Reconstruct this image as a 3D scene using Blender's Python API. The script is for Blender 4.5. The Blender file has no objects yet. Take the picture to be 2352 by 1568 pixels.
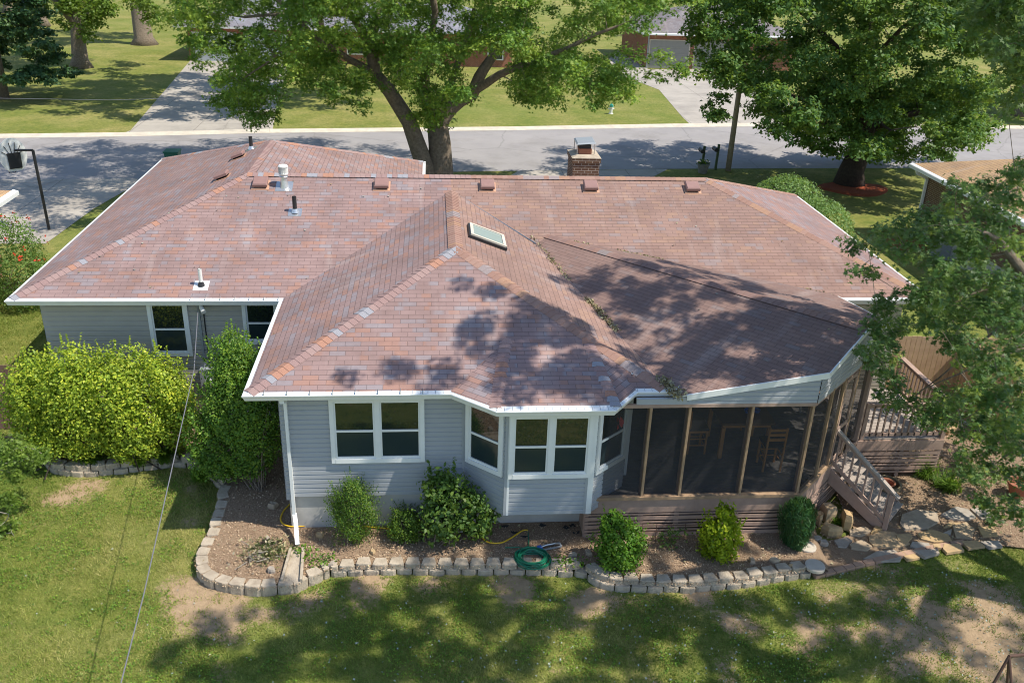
import bpy, math, random
import numpy as np
from mathutils import Vector, Matrix
R_ = math.radians
rng = np.random.default_rng(7); random.seed(7)
S = bpy.context.scene
COL = S.collection

# ------------------------------------------------------------------ camera
CP = np.array([3.5242, -15.08358, 11.14898]); PITCH, YAW, ROLL, FPX = .43575, .09672, .03582, 2077.77
cy_, sy_, cp_, sp_ = math.cos(YAW), math.sin(YAW), math.cos(PITCH), math.sin(PITCH)
_f = np.array([sy_*cp_, cy_*cp_, -sp_]); _r = np.array([cy_, -sy_, 0.]); _u = np.cross(_r, _f)
cr_, sr_ = math.cos(ROLL), math.sin(ROLL)
_r, _u = cr_*_r+sr_*_u, -sr_*_r+cr_*_u
cam = bpy.data.cameras.new('Camera'); camo = bpy.data.objects.new('Camera', cam); COL.objects.link(camo)
camo.matrix_world = Matrix(((_r[0], _u[0], -_f[0], CP[0]), (_r[1], _u[1], -_f[1], CP[1]), (_r[2], _u[2], -_f[2], CP[2]), (0, 0, 0, 1)))
cam.sensor_width = 36; cam.lens = FPX/2352*36; cam.clip_end = 2000; cam.clip_start = .1
S.camera = camo
# ------------------------------------------------------------------ world, sun, exposure
SUN = Vector((2.08, -.73, 3.5)).normalized()
w = bpy.data.worlds.new('World'); S.world = w; w.use_nodes = True
nt = w.node_tree; sk = nt.nodes.new('ShaderNodeTexSky'); sk.sky_type = 'NISHITA'; sk.sun_disc = False
sk.sun_elevation = math.asin(SUN.z); sk.sun_rotation = math.atan2(SUN.x, SUN.y); sk.air_density = 1.0; sk.dust_density = .4
nt.links.new(sk.outputs[0], nt.nodes['Background'].inputs[0]); nt.nodes['Background'].inputs[1].default_value = .14
sl = bpy.data.lights.new('sun', 'SUN'); sl.energy = 4.2; sl.angle = R_(.53); sl.color = (1, .93, .81)
so = bpy.data.objects.new('sun', sl); COL.objects.link(so); so.rotation_euler = SUN.to_track_quat('Z', 'Y').to_euler()
S.view_settings.view_transform = 'Standard'; S.view_settings.look = 'None'; S.view_settings.exposure = .50; S.view_settings.gamma = 1
S.cycles.filter_width = 1.05; S.cycles.max_bounces = 6; S.cycles.transparent_max_bounces = 12

def ray(px, py): return _r*(px-1176)/FPX+_u*(784-py)/FPX+_f
def G(px, py, z=-.5):            # measured point of the photograph on the level z
    d = ray(px, py); t = (z-CP[2])/d[2]; return CP+t*d
def at(px, py, Y):               # measured point of the photograph at the distance Y
    d = ray(px, py); t = (Y-CP[1])/d[1]; return CP+t*d
def vis(P):
    P = np.asarray(P)-CP; z = P@_f; return 1176+FPX*(P@_r)/z, 784-FPX*(P@_u)/z, z

# ------------------------------------------------------------------ numpy value noise
_T = np.random.default_rng(3).random((256, 256))
def vnoise(x, y, s=1.):
    x = np.asarray(x)*s+1000; y = np.asarray(y)*s+1000
    xi = np.floor(x).astype(int); yi = np.floor(y).astype(int); fx = x-xi; fy = y-yi
    fx = fx*fx*(3-2*fx); fy = fy*fy*(3-2*fy)
    a = _T[xi % 256, yi % 256]; b = _T[(xi+1) % 256, yi % 256]; c = _T[xi % 256, (yi+1) % 256]; d = _T[(xi+1) % 256, (yi+1) % 256]
    return (a*(1-fx)+b*fx)*(1-fy)+(c*(1-fx)+d*fx)*fy
def fbm(x, y, s=1.): return (vnoise(x, y, s)*.5+vnoise(x, y, s*2.3)*.3+vnoise(x, y, s*5.1)*.2)

# ------------------------------------------------------------------ materials
def M(name, col=(.5, .5, .5), rough=.6, metal=0, spec=.5):
    m = bpy.data.materials.new(name); m.use_nodes = True; b = m.node_tree.nodes['Principled BSDF']
    b.inputs['Base Color'].default_value = (*col, 1); b.inputs['Roughness'].default_value = rough; b.inputs['Metallic'].default_value = metal
    b.inputs['Specular IOR Level'].default_value = spec
    return m
class N:                         # tiny node helper
    def __init__(s, m): s.t = m.node_tree; s.b = s.t.nodes['Principled BSDF']
    def n(s, ty, **k):
        x = s.t.nodes.new('ShaderNode'+ty)
        for a, v in k.items(): setattr(x, a, v)
        return x
    def l(s, a, b): s.t.links.new(a, b)
    def m(s, op, a, b=None, c=None):
        x = s.n('Math', operation=op)
        for i, v in enumerate((a, b, c)):
            if v is None: continue
            if isinstance(v, (int, float)): x.inputs[i].default_value = v
            else: s.l(v, x.inputs[i])
        return x.outputs[0]
    def mix(s, f, a, b, mode='MIX'):
        x = s.n('Mix', data_type='RGBA', blend_type=mode)
        for i, v in ((0, f), (6, a), (7, b)):
            if isinstance(v, (int, float)): x.inputs[i].default_value = v
            elif isinstance(v, tuple): x.inputs[i].default_value = (*v, 1)
            else: s.l(v, x.inputs[i])
        return x.outputs[2]
    def noise(s, sc, vec=None, det=3, rough=.5):
        x = s.n('TexNoise'); x.inputs['Scale'].default_value = sc; x.inputs['Detail'].default_value = det; x.inputs['Roughness'].default_value = rough
        if vec is None: vec = s.n('NewGeometry').outputs['Position']
        s.l(vec, x.inputs['Vector']); return x.outputs['Fac']
    def ramp(s, f, stops, const=False):
        x = s.n('ValToRGB'); e = x.color_ramp.elements
        if const: x.color_ramp.interpolation = 'CONSTANT'
        while len(e) < len(stops): e.new(.5)
        for k, (p, c) in enumerate(stops):
            e[k].position = p; c = c if isinstance(c, tuple) else (c, c, c); e[k].color = (*c, 1)
        s.l(f, x.inputs[0]); return x.outputs[0]
    def bump(s, h, st=.3, d=.01):
        x = s.n('Bump'); x.inputs['Strength'].default_value = st; x.inputs['Distance'].default_value = d
        s.l(h, x.inputs['Height']); s.l(x.outputs[0], s.b.inputs['Normal'])
    def base(s, c): s.l(c, s.b.inputs['Base Color'])
def noisy(name, c1, c2, sc=8, rough=.8, bump=.2, bd=.01, det=4, spec=.3):
    m = M(name, c1, rough, spec=spec); k = N(m); f = k.noise(sc, det=det, rough=.6)
    k.base(k.mix(k.ramp(f, [(.3, 0.), (.7, 1.)]), c1, c2)); k.bump(k.noise(sc*6), bump, bd); return m

def shingles(name, base1, base2, orange, grey, amt, hip=False):
    m = M(name, base1, .9, spec=.25); k = N(m); uv = k.n('UVMap'); sp = k.n('SeparateXYZ'); k.l(uv.outputs[0], sp.inputs[0])
    u, v = sp.outputs[0], sp.outputs[1]
    rowf = k.m('DIVIDE', v, .127); row = k.m('FLOOR', rowf); fy = k.m('FRACT', rowf)
    wn = k.n('TexWhiteNoise', noise_dimensions='1D'); k.l(row, wn.inputs['W'])
    jit = k.m('MULTIPLY', wn.outputs[0], .12)
    xx = k.m('ADD', k.m('ADD', k.m('DIVIDE', u, .305), k.m('MULTIPLY', row, .5)), jit); col = k.m('FLOOR', xx); fx = k.m('FRACT', xx)
    cb = k.n('CombineXYZ'); k.l(col, cb.inputs[0]); k.l(row, cb.inputs[1])
    w1 = k.n('TexWhiteNoise', noise_dimensions='2D'); k.l(cb.outputs[0], w1.inputs['Vector'])
    # colour runs: granule colour also drifts along the strip
    cb2 = k.n('CombineXYZ'); k.l(k.m('MULTIPLY', xx, .62), cb2.inputs[0]); k.l(k.m('MULTIPLY', row, 7.31), cb2.inputs[1])
    nz = k.n('TexNoise'); nz.inputs['Scale'].default_value = 1.; nz.inputs['Detail'].default_value = 0; k.l(cb2.outputs[0], nz.inputs['Vector'])
    c = k.mix(w1.outputs[0], base1, base2)
    r2 = k.m('ADD', k.m('MULTIPLY', nz.outputs['Fac'], .6), k.m('MULTIPLY', w1.outputs[0], .4))
    so_ = k.ramp(r2, [(0., 1.), (amt[0], 1.), (amt[0]+.03, 0.)]); sg = k.ramp(r2, [(0., 0.), (amt[1]-.03, 0.), (amt[1], 1.)])
    c = k.mix(k.m('MULTIPLY', so_, .5), c, orange); c = k.mix(k.m('MULTIPLY', sg, .55), c, grey)
    gr = k.noise(140, uv.outputs[0], 2); c = k.mix(k.ramp(gr, [(.3, .35), (.7, 0.)]), c, (.12, .08, .08))
    st = k.noise(.8, det=7, rough=.65); c = k.mix(k.ramp(st, [(.36, .42), (.58, 0.)]), c, (.15, .10, .09))
    st2 = k.n('CombineXYZ'); k.l(k.m('MULTIPLY', u, 2.2), st2.inputs[0]); k.l(k.m('MULTIPLY', v, .35), st2.inputs[1]); c = k.mix(k.ramp(k.noise(1., st2.outputs[0], 4), [(.56, 0.), (.72, .22)]), c, (.48, .42, .40))
    ln = k.m('MAXIMUM', k.m('LESS_THAN', fy, .09), k.m('MULTIPLY', k.m('LESS_THAN', fx, .028), 1.))  # paints the shadow line along each course butt; tab slots are dark gaps
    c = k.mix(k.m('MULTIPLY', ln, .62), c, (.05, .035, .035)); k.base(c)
    hgt = k.m('ADD', k.m('MULTIPLY', k.m('SUBTRACT', 1., fy), .8), k.m('MULTIPLY', gr, .3)); k.bump(k.m('MULTIPLY', hgt, k.m('SUBTRACT', 1., ln)), .5, .008)
    return m
MAT = {}
def m_(k): return MAT[k]
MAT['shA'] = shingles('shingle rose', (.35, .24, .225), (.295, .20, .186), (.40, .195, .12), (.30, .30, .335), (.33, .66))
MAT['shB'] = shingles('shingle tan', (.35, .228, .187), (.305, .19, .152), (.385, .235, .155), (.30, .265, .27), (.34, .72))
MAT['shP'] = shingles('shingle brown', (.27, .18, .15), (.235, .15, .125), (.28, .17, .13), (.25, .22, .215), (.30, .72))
def capmat(n, a, b, o, g):
    m = M(n, a, .9, spec=.25); k = N(m); t = k.n('Attribute', attribute_name='rnd').outputs['Fac']
    c = k.ramp(t, [(0., a), (.35, b), (.72, o), (.88, g)], True); gr = k.noise(60)
    k.base(k.mix(k.ramp(gr, [(.3, .35), (.7, 0.)]), c, (.12, .08, .08))); k.bump(gr, .3, .004); return m
MAT['capA'] = capmat('ridge cap rose', (.35, .24, .22), (.32, .21, .195), (.42, .22, .15), (.32, .325, .355))
MAT['capB'] = capmat('ridge cap tan', (.37, .23, .18), (.33, .195, .15), (.40, .24, .16), (.32, .27, .265))
MAT['capP'] = capmat('ridge cap brown', (.29, .19, .16), (.26, .165, .14), (.30, .18, .14), (.27, .23, .22))
MAT['white'] = noisy('white painted trim', (.80, .81, .80), (.74, .76, .76), 3, .4, .03)
MAT['siding'] = noisy('grey vinyl siding', (.385, .405, .43), (.35, .37, .395), 1.2, .5, .06)
MAT['sidingW'] = noisy('warm grey vinyl siding', (.41, .395, .36), (.375, .36, .33), 2, .5, .04)
MAT['sidingT'] = noisy('tan vinyl siding', (.46, .42, .34), (.42, .385, .31), 2, .55, .04)
MAT['concrete'] = noisy('foundation concrete', (.52, .50, .47), (.42, .41, .39), 3, .85, .15)
MAT['drive'] = noisy('driveway concrete', (.43, .39, .34), (.33, .30, .265), .6, .9, .1, det=8)
MAT['asphalt'] = noisy('street asphalt', (.33, .31, .305), (.275, .26, .26), .5, .92, .1, det=8)
def paving(m, joint=None, crack=.35):
    k = N(m); src = k.b.inputs['Base Color'].links[0].from_socket; pos = k.n('NewGeometry').outputs['Position']
    vo = k.n('TexVoronoi', feature='DISTANCE_TO_EDGE'); vo.inputs['Scale'].default_value = crack
    wv = k.n('TexNoise'); wv.inputs['Scale'].default_value = 1.3; wv.inputs['Detail'].default_value = 6; k.l(pos, wv.inputs['Vector']); mx = k.n('MixRGB'); mx.inputs[0].default_value = .35; k.l(pos, mx.inputs[1]); k.l(wv.outputs['Color'], mx.inputs[2]); k.l(mx.outputs[0], vo.inputs['Vector'])
    c = k.mix(k.ramp(vo.outputs['Distance'], [(0., .32), (.006, 0.)]), src, (.10, .095, .09))
    st = k.noise(.35, det=8, rough=.7); c = k.mix(k.ramp(st, [(.5, 0.), (.68, .38)]), c, (.16, .145, .13))
    if joint:
        b = k.n('TexBrick'); b.inputs['Scale'].default_value = 1; b.inputs['Brick Width'].default_value = joint; b.inputs['Row Height'].default_value = joint; b.inputs['Mortar Size'].default_value = .02; b.offset = 0; k.l(pos, b.inputs['Vector'])
        c = k.mix(k.m('MULTIPLY', b.outputs['Fac'], .6), c, (.09, .08, .07))
    k.base(c)
paving(MAT['drive'], 3.4, .2); paving(MAT['asphalt'], None, .16)
MAT['kerb'] = noisy('kerb concrete', (.62, .56, .46), (.48, .43, .36), 2, .9, .1)
MAT['deck'] = noisy('brown stained deck boards', (.42, .295, .235), (.33, .23, .185), 5, .8, .2)
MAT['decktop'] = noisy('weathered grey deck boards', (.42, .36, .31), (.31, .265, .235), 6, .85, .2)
MAT['post'] = noisy('tan cedar post', (.40, .27, .165), (.30, .20, .125), 7, .7, .2)
MAT['cedar'] = noisy('cedar fence board', (.52, .36, .22), (.42, .28, .17), 4, .8, .2)
MAT['fenceB'] = noisy('brown fence board', (.22, .13, .10), (.17, .10, .08), 4, .8, .2)
MAT['black'] = M('black plastic', (.02, .02, .022), .5)
MAT['void'] = M('painted dark void', (.012, .010, .009), .95, spec=.1)  # near-black colour stands in for the shade inside hollows
MAT['steel'] = M('galvanised steel', (.62, .63, .64), .35, .8)
MAT['steelw'] = M('white vent metal', (.80, .80, .77), .45, .2)
MAT['ventbrown'] = noisy('brown vent plastic', (.30, .18, .16), (.26, .155, .14), 4, .55, .05)
MAT['copper'] = M('brown vent flange', (.52, .30, .20), .6)
MAT['pole'] = noisy('weathered utility wood', (.44, .36, .28), (.33, .27, .20), 9, .9, .4)
MAT['green'] = noisy('green painted timber', (.11, .15, .07), (.07, .10, .05), 8, .7, .2)
MAT['hoseg'] = M('green rubber hose', (.012, .16, .085), .35)
MAT['hosey'] = M('yellow rubber hose', (.72, .44, .02), .4)
MAT['gmetal'] = M('grey meter box', (.30, .33, .36), .5, .2)
MAT['glass'] = M('window glass', (.012, .018, .018), .03, spec=1.0)
MAT['skyglass'] = M('skylight glass', (.30, .36, .34), .12, spec=.6)
MAT['blind'] = M('white cellular shade', (.6, .6, .58), .8)
MAT['doorw'] = noisy('white garage door', (.68, .71, .76), (.62, .66, .70), 2, .5, .05)
MAT['doorg'] = noisy('grey garage door', (.27, .27, .25), (.24, .24, .225), 2, .5, .05)
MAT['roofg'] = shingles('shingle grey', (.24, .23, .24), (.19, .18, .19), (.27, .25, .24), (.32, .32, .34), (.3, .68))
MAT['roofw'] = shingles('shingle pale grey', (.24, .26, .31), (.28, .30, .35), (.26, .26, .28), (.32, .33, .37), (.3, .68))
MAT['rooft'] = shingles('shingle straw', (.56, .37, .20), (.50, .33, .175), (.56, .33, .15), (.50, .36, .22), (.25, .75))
def brick(name, c1, c2, mort, axis='XZ', sc=1.):
    m = M(name, c1, .9, spec=.2); k = N(m); uv = k.n('UVMap'); b = k.n('TexBrick'); k.l(uv.outputs[0], b.inputs['Vector'])
    b.inputs['Color1'].default_value = (*c1, 1); b.inputs['Color2'].default_value = (*c2, 1); b.inputs['Mortar'].default_value = (*mort, 1)
    b.inputs['Scale'].default_value = 1; b.inputs['Mortar Size'].default_value = .007*sc; b.inputs['Brick Width'].default_value = .21*sc; b.inputs['Row Height'].default_value = .075*sc
    b.inputs['Mortar Smooth'].default_value = .1
    n1 = k.noise(6, det=4); c = k.mix(k.ramp(n1, [(.35, .35), (.65, 0.)]), b.outputs[0], (.10, .06, .045)); k.base(c)
    k.bump(k.m('SUBTRACT', 1., b.outputs['Fac']), .5, .01); return m
MAT['brickR'] = brick('red brick', (.36, .13, .075), (.29, .095, .055), (.42, .33, .26))
MAT['brickB'] = brick('brown brick', (.17, .10, .055), (.12, .065, .04), (.46, .40, .33), sc=1.)
MAT['stone'] = noisy('grey concrete block', (.50, .425, .33), (.32, .265, .20), 5, .95, .7, .025)
def sandstone():
    m = M('tan flagstone', (.4, .3, .2), .9, spec=.2); k = N(m); t = k.n('Attribute', attribute_name='rnd').outputs['Fac']
    c = k.ramp(t, [(0., (.48, .35, .20)), (.3, (.54, .37, .18)), (.6, (.46, .35, .23)), (.93, (.40, .36, .31))]); f = k.noise(5, det=6, rough=.7)
    k.base(k.mix(k.ramp(f, [(.35, .45), (.65, 0.)]), c, (.20, .15, .11))); k.bump(k.noise(14, det=5), .5, .02); return m
MAT['sand'] = sandstone()
MAT['paver'] = noisy('pale stepping stone', (.56, .50, .42), (.46, .41, .34), 8, .9, .25)
MAT['edging'] = noisy('red concrete edging', (.42, .27, .19), (.34, .22, .16), 6, .9, .4)
MAT['bark'] = noisy('grey brown bark', (.31, .25, .19), (.16, .125, .095), 9, .95, 1., .04, det=6)
MAT['barkd'] = noisy('dark bark', (.085, .065, .05), (.045, .035, .03), 9, .95, 1., .04, det=6)
MAT['twig'] = noisy('pale twig bark', (.36, .32, .27), (.26, .23, .19), 12, .9, .3)
MAT['terracotta'] = noisy('plant pot clay', (.26, .20, .12), (.19, .15, .09), 6, .8, .2)
MAT['planter'] = noisy('grey planter', (.26, .25, .23), (.20, .19, .17), 6, .8, .2)
MAT['redmulch'] = noisy('red mulch', (.36, .085, .035), (.20, .045, .02), 12, .95, .8, .03, det=8)
MAT['wire'] = M('grey cable', (.17, .17, .19), .5)
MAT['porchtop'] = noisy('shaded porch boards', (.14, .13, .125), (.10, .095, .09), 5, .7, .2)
MAT['bluep'] = M('blue plastic bowl', (.05, .16, .55), .4)
MAT['redp'] = M('red glass', (.55, .03, .02), .4)
MAT['pine'] = noisy('orange stained pine', (.50, .24, .08), (.40, .18, .06), 6, .5, .1)
MAT['tabletop'] = noisy('brown table top', (.16, .09, .05), (.12, .07, .04), 4, .4, .05)
MAT['rust'] = noisy('rusty iron', (.13, .07, .05), (.08, .05, .04), 10, .8, .3)
MAT['teal'] = M('teal paint', (.01, .30, .24), .5)
MAT['binG'] = M('green bin plastic', (.02, .14, .09), .5)
MAT['tile'] = noisy('red flue tile', (.34, .14, .08), (.26, .10, .06), 8, .8, .2)

def leafmat(name, cols, back=None, trans=.42, nsc=1.2, dark=.45, rough=.5, gain=1.15):
    m = bpy.data.materials.new(name); m.use_nodes = True; k = N(m); b = k.b; b.inputs['Roughness'].default_value = rough; b.inputs['Specular IOR Level'].default_value = .35
    t = k.n('Attribute', attribute_name='rnd').outputs['Fac']; n = len(cols)
    c = k.ramp(t, [(i/(n-1), tuple(min(.8, v*gain) for v in q)) for i, q in enumerate(cols)])
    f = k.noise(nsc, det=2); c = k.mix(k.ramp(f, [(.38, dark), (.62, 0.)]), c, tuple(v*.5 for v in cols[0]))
    if back:
        g = k.n('NewGeometry').outputs['Backfacing']; c = k.mix(k.m('MULTIPLY', g, .6), c, back)
    k.base(c); tr = k.n('BsdfTranslucent'); cc = k.mix(.5, c, (.30, .42, .03), 'MIX'); k.l(cc, tr.inputs[0])
    mx = k.n('MixShader'); mx.inputs[0].default_value = trans; k.l(b.outputs[0], mx.inputs[1]); k.l(tr.outputs[0], mx.inputs[2])
    k.l(mx.outputs[0], k.t.nodes['Material Output'].inputs[0]); return m
LM = {}
LM['maple'] = leafmat('maple leaves', [(.065, .15, .03), (.13, .25, .04), (.24, .37, .055), (.42, .50, .08)], nsc=.5, dark=.3)
LM['silver'] = leafmat('silver maple leaves', [(.04, .10, .03), (.065, .15, .04), (.12, .21, .05), (.30, .35, .06)], back=(.20, .29, .20), nsc=.6)
LM['linden'] = leafmat('linden leaves', [(.055, .13, .035), (.09, .19, .045), (.15, .26, .055), (.32, .38, .07)], nsc=.5, dark=.3)
LM['oak'] = leafmat('oak leaves', [(.09, .16, .025), (.15, .24, .035), (.24, .32, .06)], nsc=.8)
LM['pine'] = leafmat('pine needles', [(.03, .085, .035), (.06, .13, .045), (.12, .19, .05)], trans=.15, nsc=.5, dark=.3)
LM['privet'] = leafmat('privet leaves', [(.18, .28, .03), (.30, .42, .04), (.45, .54, .05), (.60, .62, .06)], nsc=2., dark=.35)
LM['tall'] = leafmat('tall shrub leaves', [(.07, .16, .03), (.12, .25, .035), (.19, .33, .04), (.30, .42, .05)], nsc=2., dark=.35)
LM['box'] = leafmat('boxwood leaves', [(.035, .10, .018), (.065, .15, .022), (.12, .22, .03), (.24, .33, .035)], nsc=5.)
LM['peony'] = leafmat('broad shrub leaves', [(.06, .13, .03), (.10, .19, .04), (.18, .27, .05)], nsc=3.)
LM['s6'] = leafmat('mid green shrub leaves', [(.06, .16, .015), (.10, .23, .02), (.18, .32, .03)], nsc=4.)
LM['s7'] = leafmat('lime shrub leaves', [(.18, .28, .01), (.32, .42, .015), (.50, .55, .02)], nsc=4.)
LM['yew'] = leafmat('dark narrow blades', [(.02, .075, .022), (.035, .11, .03), (.07, .17, .04)], trans=.2, nsc=5.)
LM['rose'] = leafmat('rose leaves', [(.08, .16, .035), (.13, .23, .045), (.20, .30, .07)], nsc=2.)
LM['petal'] = leafmat('red rose petals', [(.60, .02, .01), (.75, .05, .02)], trans=.2)
LM['holly'] = leafmat('pale green shrub leaves', [(.13, .24, .07), (.20, .33, .10), (.30, .42, .14)], nsc=3.)
LM['lily'] = leafmat('strap leaves', [(.05, .13, .015), (.10, .20, .02), (.20, .30, .04)], nsc=4.)
LM['grass'] = leafmat('grass blades', [(.10, .16, .025), (.19, .25, .04), (.30, .32, .075), (.48, .42, .17)], trans=.3, nsc=.9, dark=.2, rough=.6)
LM['litter'] = leafmat('fallen pale leaves', [(.24, .29, .25), (.36, .41, .37), (.38, .33, .17), (.30, .17, .08)], trans=.1, dark=.1)
LM['chips'] = leafmat('wood chips', [(.20, .125, .08), (.36, .24, .155), (.46, .33, .21), (.55, .44, .31)], trans=0., dark=.2, rough=.9)
LM['debris'] = leafmat('dry leaf debris', [(.20, .15, .08), (.30, .25, .13), (.42, .38, .22), (.26, .22, .17)], trans=.1, dark=.2)

# ------------------------------------------------------------------ object helpers
def tag(o, label=None, cat=None, group=None, kind=None):
    if label: o['label'] = label
    if cat: o['category'] = cat
    if group: o['group'] = group
    if kind: o['kind'] = kind
    return o
def empty(name, loc, label, cat, group=None):
    o = bpy.data.objects.new(name, None); COL.objects.link(o); o.location = loc; o.empty_display_size = .2
    return tag(o, label, cat, group)
class MB:
    def __init__(s): s.v = []; s.f = []; s.mi = []; s.uv = []; s.rn = []; s.mats = []
    def mat(s, m):
        if m not in s.mats: s.mats.append(m)
        return s.mats.index(m)
    def face(s, pts, m, uv=None, rnd=0.):
        b = len(s.v); s.v += [tuple(map(float, p)) for p in pts]; s.f.append(list(range(b, b+len(pts)))); s.mi.append(s.mat(m))
        if uv is None:
            P = np.array(pts, float); n = np.cross(P[1]-P[0], P[2]-P[0]); a = np.abs(n)
            if a[2] >= a[0] and a[2] >= a[1]: uv = [(p[0], p[1]) for p in P]
            elif a[0] >= a[1]: uv = [(p[1], p[2]) for p in P]
            else: uv = [(p[0], p[2]) for p in P]
        s.uv += [tuple(q) for q in uv]; s.rn.append(rnd); return s
    def solid(s, bot, top, m, rnd=0., hor=False):
        n = len(bot); s.face(top, m, rnd=rnd); s.face(bot[::-1], m, rnd=rnd)
        for i in range(n): j = (i+1) % n; s.face([bot[i], bot[j], top[j], top[i]], m, rnd=rnd)
        return s
    def box(s, a, b, m, rnd=0.):
        x0, y0, z0 = [min(p, q) for p, q in zip(a, b)]; x1, y1, z1 = [max(p, q) for p, q in zip(a, b)]
        B = [(x0, y0, z0), (x1, y0, z0), (x1, y1, z0), (x0, y1, z0)]; return s.solid(B, [(p[0], p[1], z1) for p in B], m, rnd)
    def prism(s, poly, z0, z1, m, rnd=0.): return s.solid([(p[0], p[1], z0) for p in poly], [(p[0], p[1], z1) for p in poly], m, rnd)
    def beam(s, p, q, wd, h, m, up=(0, 0, 1), rnd=0.):
        p = Vector(p); q = Vector(q); d = (q-p).normalized(); up = Vector(up)
        if abs(d.dot(up)) > .99: up = Vector((0, 1, 0))
        a = d.cross(up).normalized()*wd/2; b = a.cross(d).normalized()*h/2
        B = [p-a-b, p+a-b, p+a+b, p-a+b]; T = [v+(q-p) for v in B]; return s.solid(B, T, m, rnd)
    def tube(s, pts, rad, m, n=8, caps=True, rnd=0., smooth=False):
        P = [Vector(p) for p in pts]; 
        if not hasattr(rad, '__len__'): rad = [rad]*len(P)
        rings = []; a = None
        for i, p in enumerate(P):
            d = (P[min(i+1, len(P)-1)]-P[max(i-1, 0)]).normalized()
            if a is None:
                a = d.cross(Vector((0, 0, 1)) if abs(d.z) < .9 else Vector((1, 0, 0))).normalized()
            else: a = (a-d*a.dot(d)).normalized()
            c = d.cross(a); rings.append([p+(a*math.cos(2*math.pi*k/n)+c*math.sin(2*math.pi*k/n))*rad[i] for k in range(n)])
        b = len(s.v); mi = s.mat(m)
        for r in rings: s.v += [tuple(v) for v in r]
        for i in range(len(rings)-1):
            for k in range(n):
                k2 = (k+1) % n; s.f.append([b+i*n+k, b+i*n+k2, b+(i+1)*n+k2, b+(i+1)*n+k]); s.mi.append(mi); s.rn.append(rnd)
                s.uv += [(k/n, i), ((k+1)/n, i), ((k+1)/n, i+1), (k/n, i+1)]
        if caps:
            s.f.append([b+k for k in range(n)][::-1]); s.f.append([b+(len(rings)-1)*n+k for k in range(n)])
            for _ in range(2): s.mi.append(mi); s.rn.append(rnd); s.uv += [(0, 0)]*n
        return s
    def lathe(s, c, prof, m, n=20, rnd=0.):
        c = np.array(c, float); b = len(s.v); mi = s.mat(m)
        for r, z in prof:
            for k in range(n): s.v.append((c[0]+r*math.cos(2*math.pi*k/n), c[1]+r*math.sin(2*math.pi*k/n), c[2]+z))
        for i in range(len(prof)-1):
            for k in range(n):
                k2 = (k+1) % n; s.f.append([b+i*n+k, b+i*n+k2, b+(i+1)*n+k2, b+(i+1)*n+k]); s.mi.append(mi); s.rn.append(rnd); s.uv += [(0, 0)]*4
        return s
    def build(s, name, parent=None, bevel=0, smooth=False, **k):
        me = bpy.data.meshes.new(name); me.from_pydata(s.v, [], s.f)
        for m in s.mats: me.materials.append(m)
        me.polygons.foreach_set('material_index', s.mi)
        ul = me.uv_layers.new(name='UVMap'); ul.data.foreach_set('uv', np.array(s.uv, 'f').ravel())
        at_ = me.attributes.new('rnd', 'FLOAT', 'FACE'); at_.data.foreach_set('value', np.array(s.rn, 'f'))
        if smooth: me.polygons.foreach_set('use_smooth', [True]*len(s.f))
        me.update(); o = bpy.data.objects.new(name, me); COL.objects.link(o)
        if parent is not None:
            o.parent = parent
            P = parent; off = Vector((0, 0, 0))
            while P is not None: off += P.location; P = P.parent
            o.location = -off if not isinstance(k.get('local'), bool) else (0, 0, 0)
        if bevel:
            bm = o.modifiers.new('bevel', 'BEVEL'); bm.width = bevel; bm.segments = 1; bm.limit_method = 'ANGLE'
        k.pop('local', None)
        if k: tag(o, **k)
        return o
def mesh_np(name, V, Fc, mat, rnd=None, parent=None, attrs=None, smooth=False):
    """V (n,3) ; Fc (m,k) equal-size faces"""
    me = bpy.data.meshes.new(name); m, k = Fc.shape
    me.vertices.add(len(V)); me.vertices.foreach_set('co', np.ascontiguousarray(V, 'f').ravel())
    me.loops.add(m*k); me.loops.foreach_set('vertex_index', np.ascontiguousarray(Fc, 'i').ravel())
    me.polygons.add(m); me.polygons.foreach_set('loop_start', np.arange(0, m*k, k, dtype='i'))
    try: me.polygons.foreach_set('loop_total', np.full(m, k, 'i'))
    except Exception: pass
    me.materials.append(mat); me.update(calc_edges=True)
    if rnd is not None:
        a = me.attributes.new('rnd', 'FLOAT', 'FACE'); a.data.foreach_set('value', np.asarray(rnd, 'f'))
    for nme, vals in (attrs or {}).items():
        a = me.attributes.new(nme, 'FLOAT', 'POINT'); a.data.foreach_set('value', np.asarray(vals, 'f'))
    if smooth: me.polygons.foreach_set('use_smooth', [True]*m)
    o = bpy.data.objects.new(name, me); COL.objects.link(o)
    if parent is not None:
        o.parent = parent; P = parent; off = Vector((0, 0, 0))
        while P is not None: off += P.location; P = P.parent
        o.location = -off
    return o
SHAPES = {   # leaf outlines, unit length, x across, y along
 'oval': np.array([(0, 0), (.28, .35), (.22, .75), (0, 1), (-.22, .75), (-.28, .35)]),
 'rhomb': np.array([(0, 0), (.32, .45), (0, 1), (-.32, .45)]),
 'maple': np.array([(0, 0), (.08, .24), (.40, .16), (.15, .40), (.38, .74), (.09, .58), (0, 1), (-.09, .58), (-.38, .74), (-.15, .40), (-.40, .16), (-.08, .24)]),
 'blade': np.array([(-.04, 0), (.04, 0), (0, 1)]),
 'strap': np.array([(-.05, 0), (.05, 0), (.03, .7), (0, 1), (-.03, .7)]),
}
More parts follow.
